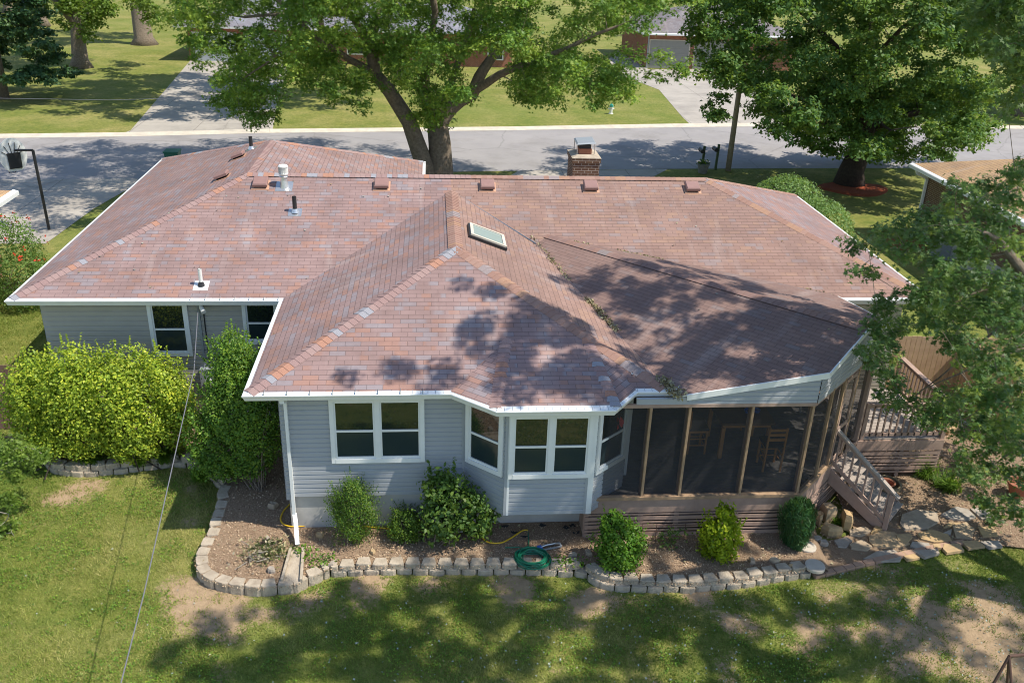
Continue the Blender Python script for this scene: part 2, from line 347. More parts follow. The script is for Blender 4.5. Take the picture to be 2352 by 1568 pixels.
def leaves(name, C, Nrm, size, mat, shape='rhomb', parent=None, rnd=None, jit=.6, along=None, droop=0., R=None):
    R = R or rng; n = len(C); C = np.asarray(C); Nn = np.asarray(Nrm)+R.normal(0, jit, (n, 3)); Nn /= np.linalg.norm(Nn, axis=1)[:, None]+1e-9
    t = R.normal(0, 1, (n, 3)) if along is None else np.asarray(along)+R.normal(0, .35, (n, 3))
    t[:, 2] -= droop; t -= Nn*(t*Nn).sum(1)[:, None]; t /= np.linalg.norm(t, axis=1)[:, None]+1e-9; b = np.cross(t, Nn)
    sz = size*R.uniform(.7, 1.25, n); sh = SHAPES[shape]; k = len(sh)
    V = C[:, None]+sz[:, None, None]*(b[:, None]*sh[None, :, 0, None]+t[:, None]*(sh[None, :, 1, None]-.5))
    curl = (np.abs(sh[:, 0])*.5-.15*(sh[:, 1]-.5)**2)[None, :, None]*sz[:, None, None]*Nn[:, None]; V = V+curl*.6
    if rnd is None: rnd = R.random(n)
    return mesh_np(name, V.reshape(-1, 3), np.arange(n*k).reshape(n, k), mat, rnd, parent)

def clip(poly, a, b, c, d=None):
    """keep a*x+b*y+c*z+d>=0"""
    out = []; n = len(poly)
    f = [a*p[0]+b*p[1]+c*p[2]+d for p in poly]
    for i in range(n):
        j = (i+1) % n; p, q = np.array(poly[i], float), np.array(poly[j], float)
        if f[i] >= 0: out.append(tuple(p))
        if (f[i] >= 0) != (f[j] >= 0): t = f[i]/(f[i]-f[j]); out.append(tuple(p+(q-p)*t))
    return out
def siding(mb, poly, outward, mat, lap=.105, z0=0.):
    """horizontal lapped boards over a vertical convex polygon"""
    o = np.array(outward, float); zs = [p[2] for p in poly]; k0 = math.floor((min(zs)-z0)/lap); k1 = math.ceil((max(zs)-z0)/lap)
    for k in range(k0, k1):
        a = z0+k*lap
        for s0, s1, o0, o1 in ((0., .70, .034, .031), (.70, 1., .031, .001)):
            za, zb = a+s0*lap, a+s1*lap; q = clip(clip(poly, 0, 0, 1, -za), 0, 0, -1, zb)
            if len(q) < 3: continue
            P = [tuple(np.array(p)+o*(o0+(o1-o0)*(p[2]-za)/(zb-za))) for p in q]; n = np.cross(np.array(P[1])-P[0], np.array(P[2])-P[1])
            if n@o < 0: P = P[::-1]
            mb.face(P, mat)
        q = clip(clip(poly, 0, 0, 1, -a), 0, 0, -1, a+lap)
        if len(q) < 3: continue
        low = sorted([p for p in q if abs(p[2]-max(a, min(zs))) < 1e-4], key=lambda p: p[0]+p[1])
        if len(low) >= 2:
            l0, l1 = np.array(low[0]), np.array(low[-1]); mb.face([l0-o*.002, l1-o*.002, l1+o*.034, l0+o*.034], mat)

# =================================================================== SETTING
# ---- lawn: one sheet, denser near the house
xs = np.concatenate([np.linspace(-400, -40, 12), np.linspace(-36, -12, 9), np.arange(-10, 18, .12), np.linspace(18.5, 45, 14), np.linspace(55, 400, 12)])
ys = np.concatenate([np.linspace(-200, -14, 8), np.arange(-12, -7, .5), np.arange(-7, 8, .12), np.linspace(8.5, 60, 30), np.linspace(70, 600, 16)])
def dirtmap(x, y):
    d = np.zeros_like(x)+(.42-fbm(x, y, .55))*1.2
    for px, py, r, a in ((430, 1360, .75, .9), (520, 1400, .9, .8), (700, 1385, .6, .6), (1000, 1345, .5, .9), (1180, 1345, .5, .9), (850, 1345, .4, .8), (1420, 1385, .5, .7), (1350, 1375, .4, .8), (1600, 1375, .4, .5),
                         (2200, 1450, 1.1, .9), (2050, 1480, .9, .6), (2300, 1400, .8, .6), (1850, 1480, .5, .6), (1700, 1440, .35, .6), (1500, 1540, .4, .4), (1650, 1520, .5, .5), (2330, 1560, .9, .9),
                         (180, 1120, .5, .45), (330, 1105, .35, .4), (440, 1130, .35, .8), (130, 1150, .35, .6), (440, 1200, .35, .6), (350, 1240, .3, .5), (380, 1290, .3, .5), (30, 1000, .6, .7), (470, 1150, .3, .7)):
        g = G(px, py); d += a*np.exp(-((x-g[0])**2+(y-g[1])**2)/(r*r))
    return np.clip(d+(fbm(x, y, 2.1)-.5)*.9, 0, 1)
X, Y = np.meshgrid(xs, ys, indexing='ij'); Xf, Yf = X.ravel(), Y.ravel()
near = (np.abs(Xf-4) < 20) & (np.abs(Yf) < 14)
Z = -.5+np.where(near, (fbm(Xf, Yf, .8)-.5)*.05, 0)
Z = np.where((Yf > 24), -.5, Z)
dm = np.where(near, dirtmap(Xf, Yf), 0.)
nx, ny = len(xs), len(ys); I = np.arange(nx*ny).reshape(nx, ny)
Fq = np.stack([I[:-1, :-1], I[1:, :-1], I[1:, 1:], I[:-1, 1:]], -1).reshape(-1, 4)
lm = M('lawn turf', (.1, .15, .03), .95, spec=.15); k = N(lm)
n1 = k.noise(.35, det=5, rough=.6); n2 = k.noise(2.3, det=5, rough=.65); n3 = k.noise(30, det=4, rough=.7)
c = k.mix(k.ramp(n2, [(.35, 0.), (.65, 1.)]), (.185, .215, .045), (.32, .30, .075)); c = k.mix(k.ramp(n1, [(.42, 0.), (.68, .75)]), c, (.50, .40, .16))
c = k.mix(k.ramp(n3, [(.35, .55), (.62, 0.)]), c, (.05, .085, .02)); c = k.mix(k.ramp(k.noise(5.5, det=6, rough=.75), [(.36, .55), (.6, 0.)]), c, (.07, .11, .02)); c = k.mix(k.ramp(k.noise(.12, det=3), [(.45, 0.), (.65, .4)]), c, (.13, .19, .035))
dn = k.n('Attribute', attribute_name='dirt').outputs['Fac']; soil = k.mix(k.noise(9, det=6, rough=.7), (.22, .15, .085), (.56, .41, .26))
dn = k.m('ADD', dn, k.m('MULTIPLY', k.m('SUBTRACT', k.noise(14, det=5, rough=.7), .5), 1.1)); c = k.mix(k.ramp(dn, [(.3, 0.), (.55, 1.)]), c, soil); k.base(c); k.bump(k.noise(22, det=6, rough=.75), .9, .04)
lawn = mesh_np('lawn', np.stack([Xf, Yf, Z], 1), Fq, lm, attrs={'dirt': dm}, smooth=True); tag(lawn, kind='structure')

# ---- street and driveways, sheets 4 mm above one another
def sheet(name, pts, z, mat, step=None):
    b = MB(); b.face([(p[0], p[1], z) for p in pts], mat); return b.build(name, kind='structure')
far = [G(-700, 330), G(0, 318), G(300, 314), G(620, 306), G(1176, 300), G(1550, 293), G(1740, 291), G(2080, 293), G(2352, 297), G(3000, 320)]
nearL = [G(-700, 440), G(0, 416), G(430, 410), G(700, 405), G(1040, 395), G(1375, 390), G(1568, 388), G(1880, 387), G(2100, 386), G(2352, 392), G(3000, 420)]
sheet('street', nearL+far[::-1], -.492, MAT['asphalt'])
kb = MB()
def kerbline(P, lo, hi, wd, skip=()):
    for i in range(len(P)-1):
        a, b = np.array(P[i])[:2], np.array(P[i+1])[:2]; d = (b-a)/np.linalg.norm(b-a); n = np.array([-d[1], d[0]])*wd
        kb.solid([(*a, -.52), (*b, -.52), (*(b+n), -.52), (*(a+n), -.52)], [(*a, lo), (*b, lo), (*(b+n), hi), (*(a+n), hi)], MAT['kerb'])
kerbline(far, -.48, -.37, .55)
kb.build('kerb', kind='structure')
sheet('driveway_left_opposite', [G(270, 312), G(300, 300), G(437, 140), G(668, 142), G(640, 220), G(625, 306)], -.488, MAT['drive'])
sheet('driveway_right_opposite', [G(1590, 291), G(1566, 268), G(1514, 207), G(1440, 178), G(1395, 140), G(1418, 118), G(1490, 160), G(1760, 160), G(1800, 220), G(1850, 291)], -.488, MAT['drive'])
sheet('driveway_left', [G(-300, 414), G(430, 410), G(395, 416), G(330, 425), G(285, 440), G(215, 480), G(160, 520), G(105, 560), G(-300, 560)], -.488, MAT['drive'])
sheet('driveway_front', [G(1190, 393), G(1534, 389), G(1490, 412), G(1440, 440), (8.5, 14.2), (4.2, 14.2), (4.8, 24)], -.488, MAT['drive'])

# ---- planting beds (mulch)
def bed(name, pts, z, rim=None):
    b = MB(); P = [np.array([p[0], p[1]]) for p in pts]; c = sum(P)/len(P)
    mulch = MAT['mulch']; b.face([(p[0], p[1], z) for p in P], mulch); return b.build(name, kind='structure')
mm = M('mulch', (.2, .12, .08), .95, spec=.15); k = N(mm); f = k.noise(55, det=5, rough=.8); f2 = k.noise(1.6, det=4)
c = k.ramp(f, [(.30, (.15, .095, .06)), (.48, (.29, .20, .13)), (.60, (.44, .32, .22)), (.72, (.64, .52, .40))]); c = k.mix(k.ramp(f2, [(.5, 0.), (.7, .5)]), c, (.30, .22, .15))
k.base(c); k.bump(f, 1., .03); MAT['mulch'] = mm
FW = [(560, 1190), (510, 1130), (498, 1150), (503, 1172), (490, 1200), (482, 1232), (468, 1262), (450, 1298), (452, 1326), (475, 1350), (530, 1366), (600, 1372), (680, 1364), (722, 1343), (760, 1326), (860, 1322), (1000, 1321), (1160, 1321), (1300, 1324), (1338, 1322), (1365, 1346), (1410, 1357), (1500, 1360), (1600, 1361), (1700, 1352), (1780, 1338), (1862, 1326)]
FW = [(p[0], p[1]) for p in FW[1:]]
wallpath = [G(*p) for p in FW]
def inset(path, d):
    out = []
    for i in range(len(path)):
        a, b = np.array(path[max(i-1, 0)][:2]), np.array(path[min(i+1, len(path)-1)][:2]); t_ = (b-a)/np.linalg.norm(b-a); out.append((path[i][0]-t_[1]*d, path[i][1]+t_[0]*d))
    return out
bed('front_mulch_bed', inset(wallpath, .13)+[(11.25, -1.3), (11.5, .6), (.55, .6), (.6, 5.1), G(505, 1085)], -.30)
bs = MB(); bs.face([(11.25, -1.3, -.301), (11.42, -1.25, -.46), (11.75, .6, -.46), (11.5, .6, -.301)], MAT['mulch']); bs.build('bed_slope', kind='structure')
LP_ = [(100, 1038), (103, 1068), (118, 1090), (180, 1098), (240, 1094), (300, 1086), (360, 1079), (410, 1072), (452, 1082), (490, 1108), (512, 1132)]
lpath = [G(*p) for p in LP_]
bed('left_mulch_bed', inset(lpath, .13)+[(-.45, 1.9), (.0, 5.0), (-5.4, 5.0), (-6.6, 4.2)], -.296)
bed('patio_mulch_bed', [G(1862, 1320), G(1990, 1293), G(2100, 1268), G(2220, 1248), G(2352, 1262), (16.5, -1.8), (19, 2), (18.8, 6.1), (13.2, 6.1), (12.5, 0), (11.0, -.5)], -.455)

# ---- retaining walls of moulded blocks
def blockwall(name, path, h, courses, label, mat, bl=.315, bw=.23, jitter=.020, R=random.Random(2)):
    t = empty(name, (path[0][0], path[0][1], -.5), label, 'retaining wall')
    P = [np.array(p[:2]) for p in path]; L = [0]
    for a, b in zip(P[:-1], P[1:]): L.append(L[-1]+np.linalg.norm(b-a))
    def pos(s):
        s = min(max(s, 0), L[-1]-1e-6); i = max(j for j in range(len(L)-1) if L[j] <= s); d = (P[i+1]-P[i])/(L[i+1]-L[i]); return P[i]+d*(s-L[i]), d
    ch = h/courses
    for c_ in range(courses):
        b = MB(); s = -bl*.5*(c_ % 2)
        while s < L[-1]-.05:
            a, _ = pos(s+.008); e, _ = pos(s+bl-.010+R.uniform(-.004, .004)); d = e-a; ln = np.linalg.norm(d)
            if ln > .1:
                d /= ln; n = np.array([-d[1], d[0]]); sb = c_*.035+R.uniform(-jitter, jitter); z0 = -.53+c_*ch if c_ == 0 else -.5+c_*ch; z1 = -.5+(c_+1)*ch-.003+R.uniform(-.008, .006)
                f0 = a+n*(sb+.03); f1 = e+n*(sb+.03); m0 = a+d*ln*.18+n*sb; m1 = e-d*ln*.18+n*sb; k0 = e-d*.04+n*(bw+sb); k1 = a+d*.04+n*(bw+sb)
                poly = [f0, m0, m1, f1, k0, k1]; ins = [p+n*.015 for p in poly]
                b.solid([(*p, z0) for p in poly], [(*p, z1-.02) for p in poly], mat); b.solid([(*p, z1-.021) for p in poly], [(*(p+(sum(poly)/6-p)*.07), z1) for p in poly], mat)
            s += bl
        b.build('block_course', t, bevel=.006)
    return t
blockwall('retaining_wall', wallpath[:14], .235, 1, 'low single row of grey blocks looping around the downspout corner bed', MAT['stone'])
blockwall('retaining_wall', wallpath[13:], .25, 2, 'two-course grey block wall along the front shrub bed below the bay window', MAT['stone'])
blockwall('retaining_wall', lpath, .27, 2, 'curved grey block wall under the large yellow-green hedge', MAT['stone'])
# paver edging
eb = MB(); EP = [G(*p) for p in ((1868, 1326), (1915, 1316), (1960, 1304), (2005, 1293), (2050, 1283), (2100, 1272), (2150, 1261), (2215, 1249))]
for a, b in zip(EP[:-1], EP[1:]):
    n_ = 2
    for j in range(n_):
        p = a+(b-a)*(j+.03)/n_; q = a+(b-a)*(j+.95)/n_; eb.beam((p[0], p[1], -.47), (q[0], q[1], -.47), .13, .11, MAT['edging'])
tag(eb.build('brick_edging', bevel=.012), 'reddish concrete edging curving beside the flagstone path', 'edging')

# ---- flagstones, boulders, stepping stones
fl = MB()
FS = [[(2075,1178),(2110,1166),(2160,1172),(2165,1195),(2135,1212),(2082,1214),(2070,1200)],[(2165,1178),(2200,1160),(2230,1166),(2250,1186),(2222,1193),(2185,1188)],[(2232,1165),(2275,1162),(2295,1188),(2260,1190)],
 [(2000,1228),(2030,1214),(2062,1218),(2100,1246),(2062,1256),(2010,1250),(2000,1240)],[(1955,1247),(1985,1236),(2010,1252),(1998,1262),(1960,1256)],[(2062,1225),(2098,1222),(2102,1232),(2088,1246),(2068,1240)],
 [(2110,1222),(2145,1212),(2185,1224),(2195,1240),(2150,1243),(2120,1235)],[(2192,1205),(2225,1195),(2245,1212),(2240,1236),(2200,1232)],[(2250,1205),(2290,1206),(2300,1228),(2262,1230)],[(2100,1240),(2140,1244),(2145,1254),(2110,1258),(2095,1250)],
 [(2148,1247),(2165,1247),(2168,1256),(2150,1256)],[(2172,1246),(2210,1246),(2222,1262),(2180,1268),(2170,1258)],[(2212,1240),(2250,1238),(2270,1252),(2230,1258)],[(2018,1262),(2060,1258),(2080,1272),(2075,1284),(2030,1286),(1985,1280)],
 [(2070,1262),(2095,1260),(2120,1278),(2090,1284)],[(2098,1262),(2160,1258),(2165,1268),(2130,1278)],[(1920,1238),(1950,1230),(1965,1238),(1950,1254),(1930,1252)],[(1955,1214),(1990,1205),(2010,1216),(1985,1228),(1958,1226)],
 [(2255,1240),(2300,1238),(2310,1252),(2278,1256)],[(2170,1222),(2192,1212),(2190,1224)],[(2015,1205),(2045,1210),(2030,1214),(2005,1222)],[(2185,1196),(2215,1198),(2190,1206),(2172,1210)]]
R2 = random.Random(5)
for P in FS:
    q = [G(x-6, y+4, -.44) for x, y in P]; cc = sum(q)/len(q); q = [cc+(p-cc)*.97 for p in q]; z = -.415+R2.uniform(-.006, .01); r = R2.random()
    fl.solid([(p[0], p[1], -.47) for p in q], [(*(cc+(p-cc)*.97)[:2], z) for p in q], MAT['sand'], rnd=r)
tag(fl.build('flagstone_path', bevel=.008), kind='structure')
def rock(name, px, py, sx, sy, sz, label, rot=0, z=-.45, rnd=.3, mat='sand', seed=0, cat='rock', group=None):
    c = G(px, py, z); R = np.random.default_rng(seed+11); b = MB(); n = 9
    ang = np.sort(R.uniform(0, 2*math.pi, n)); rad = R.uniform(.8, 1.05, n)
    def ring(s, zz, wob): return [(c[0]+(math.cos(a)*math.cos(rot)*sx-math.sin(a)*math.sin(rot)*sy)*r*s, c[1]+(math.cos(a)*math.sin(rot)*sx+math.sin(a)*math.cos(rot)*sy)*r*s, zz+R.uniform(-wob, wob)) for a, r in zip(ang, rad)]
    r0, r1, r2 = ring(.92, z-.05, 0), ring(1., z+sz*.6, sz*.08), ring(.8, z+sz, sz*.08)
    for A, B in ((r0, r1), (r1, r2)):
        for i in range(n): j = (i+1) % n; b.face([A[i], A[j], B[j], B[i]], MAT[mat], rnd=rnd)
    b.face(r2, MAT[mat], rnd=rnd); return tag(b.build(name, bevel=.015), label, cat, group)
rock('boulder', 1898, 1188, .20, .20, .30, 'squat brown boulder highest against the porch skirting', z=-.42, rnd=.55, seed=1)
rock('boulder', 1940, 1205, .13, .22, .32, 'upright square tan boulder beside the foot of the stairs', z=-.42, rnd=.2, seed=2)
rock('boulder', 1912, 1222, .27, .17, .20, 'wide brown boulder in front of the two upright ones', z=-.45, rnd=.35, seed=3)
rock('boulder', 1880, 1196, .10, .12, .22, 'small tan boulder half behind the dark grassy shrub', z=-.42, rnd=.4, seed=4)
rock('boulder', 1875, 1242, .12, .1, .1, 'small pale grey rock just right of the dark grassy shrub', z=-.45, rnd=.9, seed=5)
rock('boulder', 1893, 1250, .12, .08, .10, 'small blue-grey rock nearest the round stepping stones', z=-.45, rnd=.95, seed=6)
rock('boulder', 2170, 985, .42, .34, .22, 'large pale rock in sun behind the deck', z=-.45, rnd=.15, seed=7)
rock('boulder', 2120, 1010, .3, .38, .25, 'long tan rock left of the large pale one behind the deck', z=-.45, rnd=.3, seed=8)
rock('boulder', 2085, 1035, .25, .2, .2, 'low tan rock at the corner of the slatted deck', z=-.45, rnd=.3, seed=9)
rock('boulder', 2130, 965, .33, .25, .18, 'flat rock farthest back by the cedar fence', z=-.45, rnd=.6, seed=10)
for i, (px, py, r, lb) in enumerate(((1853, 1256, .19, 'round stepping stone partly behind the dark grassy shrub'), (1872, 1298, .20, 'round pale stepping stone nearest the lawn edge'))):
    c = G(px, py, -.27 if i else -.3); b = MB(); b.lathe((c[0], c[1], -.30 if i else -.31), [(r*1.0, -.02), (r, .03), (r*.96, .045), (0, .048)], MAT['paver'], 28); tag(b.build('stepping_stone'), lb, 'stepping stone')
for i, (px, py, s, lb) in enumerate(((735, 1232, .10, 'small white rock under the front corner of the boxwood'), (762, 1298, .09, 'tan rock low beside the splash block bed'), (857, 1270, .08, 'pale rock between the boxwood and the wall'), (625, 1312, .1, 'rounded white rock in the corner bed'), (1315, 1282, .12, 'grey rock behind the right end of the hose coil'), (1352, 1272, .1, 'small rock left of the green shrub under the porch'),
                                     (1778, 1290, .10, 'jagged rock in the chips right of the lime shrub'), (1815, 1300, .07, 'small pinkish rock near the round stepping stones'), (1725, 1290, .1, 'upright tan rock beside the lime shrub'), (700, 1175, .12, 'flat rock beside the downspout under the tall shrub'), (627, 1165, .13, 'pale flat rock beneath the stems of the tall shrub'), (615, 1240, .08, 'knobbly rock near the yellow hose'))):
    rock('garden_rock', px, py, s, s*.7, s*.9, lb, z=-.30, rnd=R2.choice((.1, .9, .7)), seed=30+i, cat='rock', rot=i)

# =================================================================== THE HOUSE
H = empty('ranch_house', (3, 5, -.5), 'grey vinyl-sided ranch house with reddish shingle hip roof and screened porch', 'house')
p = .376; E = 3.0
xl, xr, ym, yk = -6.08, 15.85, 4.61, 13.99; xR = 8.1; rz = E+p*4.69; yr = 9.30; xg = 3.3; yf = 17.95
W_, SD = MAT['white'], MAT['siding']
def zL(x, y): return E+p*(x-xl)
def zF(x, y): return E+p*(y-ym)
def zB(x, y): return E+p*(yk-y)
def zR(x, y): return E+p*(xr-x)
def zGr(x, y): return E+p*(xg-x)
def zGf(x, y): return E+p*(yf-y)
def zWl(x, y): return E+p*x
def zWr(x, y): return E+p*(xR-x)
def zWf(x, y): return E+p*y
PS = .23
def zPn(x, y): return 3.85-PS*(13.4-(x+y))/math.sqrt(2)
def zPf(x, y): return 3.85-PS*((x+y)-13.4)/math.sqrt(2)
roofs = {}
def plane(mb, pts2, zf, ud, mat, lift=0., th=.03):
    """roof slope: shingle face with metric uv, thin sheathing below"""
    P = [np.array([x, y, zf(x, y)+lift]) for x, y in pts2]; ud = np.array([*ud, 0.])
    n = np.cross(P[1]-P[0], P[2]-P[1]); n /= np.linalg.norm(n)
    if n[2] < 0: P = P[::-1]; n = -n
    vd = np.cross(n, ud); 
    if vd[2] < 0: vd = -vd
    # measure the courses from the eave level
    zmin = min(q[2] for q in P); o = min(P, key=lambda q: q[2])
    vz = vd[2]; uv = [((q@ud), (q[2]-E)/vz+20*.127) for q in P]
    mb.face(P, mat, uv)
    B = [q-np.array([0, 0, th]) for q in P]; mb.face(B[::-1], MAT['void'])
    for i in range(len(P)): j = (i+1) % len(P); mb.face([B[i], B[j], P[j], P[i]], MAT['white'])
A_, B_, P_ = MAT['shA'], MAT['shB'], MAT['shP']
g = .09     # roof edge sits this far inside the gutter line
rf = MB()
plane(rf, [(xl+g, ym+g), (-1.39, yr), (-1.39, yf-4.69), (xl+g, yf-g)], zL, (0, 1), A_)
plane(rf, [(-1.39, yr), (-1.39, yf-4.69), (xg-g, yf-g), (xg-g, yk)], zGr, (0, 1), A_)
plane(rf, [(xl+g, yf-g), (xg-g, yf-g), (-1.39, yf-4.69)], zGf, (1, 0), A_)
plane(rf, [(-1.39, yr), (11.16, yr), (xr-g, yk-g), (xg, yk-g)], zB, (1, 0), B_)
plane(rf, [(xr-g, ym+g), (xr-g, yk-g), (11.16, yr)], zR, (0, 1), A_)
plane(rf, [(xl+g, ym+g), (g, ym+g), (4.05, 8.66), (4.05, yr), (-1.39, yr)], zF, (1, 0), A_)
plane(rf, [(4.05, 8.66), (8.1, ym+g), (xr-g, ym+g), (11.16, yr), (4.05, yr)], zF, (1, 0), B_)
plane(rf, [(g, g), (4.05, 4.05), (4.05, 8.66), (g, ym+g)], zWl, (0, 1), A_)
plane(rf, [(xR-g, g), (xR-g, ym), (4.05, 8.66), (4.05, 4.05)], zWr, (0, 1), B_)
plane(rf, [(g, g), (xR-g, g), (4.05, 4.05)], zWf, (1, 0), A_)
# bay roof
tl, tr = (5.05, 1.75), (6.75, 1.22)
def zpl(a, b, c):
    a, b, c = map(np.array, (a, b, c)); n = np.cross(b-a, c-a); return lambda x, y: a[2]-(n[0]*(x-a[0])+n[1]*(y-a[1]))/n[2]
bt = 1.35
T1 = (5.02, bt, E+p*bt+.004); T2 = (6.62, bt, E+p*bt+.004); e0, e1, e2, e3 = (3.86, .06, E+.03), (4.70, -.62, E+.03), (6.88, -.62, E+.03), (7.43, .06, E+.03)
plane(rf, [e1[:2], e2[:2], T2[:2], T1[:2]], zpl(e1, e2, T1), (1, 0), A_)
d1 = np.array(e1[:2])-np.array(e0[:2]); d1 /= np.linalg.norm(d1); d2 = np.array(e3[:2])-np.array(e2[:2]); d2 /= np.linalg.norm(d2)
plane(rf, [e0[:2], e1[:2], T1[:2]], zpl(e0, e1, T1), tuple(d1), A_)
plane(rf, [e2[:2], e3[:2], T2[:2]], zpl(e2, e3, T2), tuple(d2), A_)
# porch roof
def clipz(poly2, zf, zg):   # keep where zf>=zg
    f = lambda x, y: zf(x, y)-zg(x, y); f0 = f(0, 0); a = f(1, 0)-f0; b = f(0, 1)-f0; return [q[:2] for q in clip([(x, y, 0) for x, y in poly2], a, b, 0, f0)]
pn = [(7.3, -.15), (11.15, -.15), (12.35, 1.05), (5.0, 8.4), (2.0, 5.15)]
pn = clipz(clipz(pn, zPn, zWr), zPn, zF)
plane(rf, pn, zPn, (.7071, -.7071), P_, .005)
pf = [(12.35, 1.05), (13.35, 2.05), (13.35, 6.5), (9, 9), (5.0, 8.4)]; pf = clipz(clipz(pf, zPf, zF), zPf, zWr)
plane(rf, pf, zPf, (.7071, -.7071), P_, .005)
roof = rf.build('roof', H)
# hip and ridge caps
def caps(mb, a, b, mat, wd=.17, drop=.055, ex=.14, lift=.012, R=random.Random(8)):
    a, b = np.array(a, float), np.array(b, float); L = np.linalg.norm(b-a); n = max(1, int(L/ex)); d = (b-a)/L; s = np.cross(d, (0, 0, 1)); s /= np.linalg.norm(s)
    up = np.cross(s, d); r = .2
    for i in range(n):
        p0 = a+d*(i*L/n); p1 = a+d*((i+1)*L/n+.03); t0 = up*(lift+.009); t1 = up*lift
        if R.random() < .7: r = R.random()*.97
        c0, c1 = p0+t0, p1+t1; w0, w1 = s*wd, s*wd*.95; dr = up*drop
        mb.face([c0, c0+w0-dr, c1+w1-dr, c1], mat, rnd=r); mb.face([c0, c1, c1-w1-dr, c0-w0-dr], mat, rnd=r)
        mb.face([c0, c0-w0-dr, c0-w0-dr-up*.018, c0-up*.018, c0+w0-dr-up*.018, c0+w0-dr], mat, rnd=r)
def P3(x, y, zf, l=0): return (x, y, zf(x, y)+l)
cm = MB()
caps(cm, P3(xl+.1, ym+.1, zL), (-1.39, yr, rz), MAT['capA']); caps(cm, P3(xl+.1, yf-.1, zL), (-1.39, yf-4.69, rz), MAT['capA']); caps(cm, P3(xg-.1, yf-.1, zGr), (-1.39, yf-4.69, rz), MAT['capA'])
caps(cm, (-1.39, yr, rz), (-1.39, yf-4.69, rz), MAT['capA']); caps(cm, (-1.39, yr, rz), (4.6, yr, rz), MAT['capA']); caps(cm, (11.16, yr, rz), (4.6, yr, rz), MAT['capB'])
caps(cm, P3(xr-.1, ym+.1, zR), (11.16, yr, rz), MAT['capB']); caps(cm, P3(xr-.1, yk-.1, zR), (11.16, yr, rz), MAT['capB'])
caps(cm, P3(.1, .1, zWl), (4.05, 4.05, E+p*4.05), MAT['capA']); caps(cm, P3(xR-.1, .1, zWr), (4.05, 4.05, E+p*4.05), MAT['capB']); caps(cm, (4.05, 4.05, E+p*4.05), (4.05, 8.6, E+p*4.05), MAT['capB'])
caps(cm, (e1[0], e1[1]+.02, e1[2]), T1, MAT['capA'], .15, .03); caps(cm, (e2[0], e2[1]+.02, e2[2]), T2, MAT['capA'], .15, .03)
caps(cm, (12.3, 1.1, 3.86), (6.25, 7.15, 3.86), MAT['capP'], .17, .04)
cp = cm.build('ridge_cap', roof)
# fascia, soffit and gutters
def sweep(mb, path, prof, mat, closed=False, caps_=True):
    P = [np.array(q[:2], float) for q in path]; zz = [q[2] if len(q) > 2 else E for q in path]; rings = []
    for i in range(len(P)):
        ds = []
        if i > 0: d = P[i]-P[i-1]; ds.append(d/np.linalg.norm(d))
        if i < len(P)-1: d = P[i+1]-P[i]; ds.append(d/np.linalg.norm(d))
        ns = [np.array([d[1], -d[0]]) for d in ds]; n = sum(ns); n = n/np.linalg.norm(n); n = n/max(.35, n@ns[0])
        rings.append([(*(P[i]+n*o), zz[i]+z) for o, z in prof])
    m = len(prof)
    for i in range(len(rings)-1):
        for k in range(m-1): mb.face([rings[i][k], rings[i+1][k], rings[i+1][k+1], rings[i][k+1]], mat)
    if caps_: mb.face(rings[0], mat); mb.face(rings[-1][::-1], mat)
gprof = [(-.13, .045), (-.02, .012), (.0, .006), (.006, -.005), (.0, -.03), (-.015, -.05), (-.035, -.11), (-.04, -.12), (-.13, -.12), (-.13, .045)]
gA = [(xl, yf), (xl, ym), (-.001, ym), (0, 0), (3.86, 0), (4.68, -.70), (6.9, -.70), (7.45, 0), (8.38, 0)]
gB = [(13.42, ym), (xr, ym), (xr, yk), (xg, yk), (xg, yf), (xl, yf)]
for pth in (gA, gB):
    gm = MB(); sweep(gm, pth, gprof, W_); gu = gm.build('gutter', H)
# soffits: level boards from wall to fascia
def quad(mb, x0, y0, x1, y1, z, m): mb.face([(x0, y0, z), (x1, y0, z), (x1, y1, z), (x0, y1, z)], m)
for q in ((xl+.1, ym+.12, .1, 5.1), (xl+.1, 5, -5.5, yf-.1), (.12, .12, .7, 5.1), (.12, .12, 8.0, .5), (13.2, ym+.12, xr-.1, 5.1), (15.2, 5, xr-.1, yk-.1)): sf = MB(); quad(sf, *q, 2.865, W_); sf.build('soffit', H)
sf = MB(); sf.face([(4.0, .0, 2.866), (4.75, -.58, 2.866), (6.85, -.58, 2.866), (7.35, .0, 2.866), (7.35, .45, 2.866), (4.0, .45, 2.866)], W_); sf.build('soffit', H)
# gutter straps and screen seams
for i in range(11):
    gs = MB(); x = -2.0+i*.33; gs.box((x-.004, ym-.0, E+.0), (x+.004, ym+.16, E+.062), MAT['steel']); gs.build('gutter_strap', H)
for i in range(8):
    gs = MB(); x = .4+i*.42; gs.box((x-.004, -.0, E+.0), (x+.004, .15, E+.06), MAT['steel']); gs.build('gutter_strap', H)
gg = MB()
def guard(a, b):
    a, b = np.array(a, float), np.array(b, float); L = np.linalg.norm(b-a); d = (b-a)/L; n = np.array([-d[1], d[0]]); k_ = int(L/.14)
    for i in range(k_+1):
        q = a+d*i*L/max(k_, 1); gg.face([(*(q+n*.01), E+.0125), (*(q+n*.01+d*.008), E+.0125), (*(q+n*.12+d*.008), E+.046), (*(q+n*.12), E+.046)], MAT['gmetal'])
guard((3.0, 0), (3.86, 0)); guard((3.86, 0), (4.68, -.7)); guard((4.68, -.7), (6.9, -.7)); guard((6.9, -.7), (7.45, 0)); guard((7.45, 0), (8.3, 0))
gg.build('gutter_guard_seam', H)
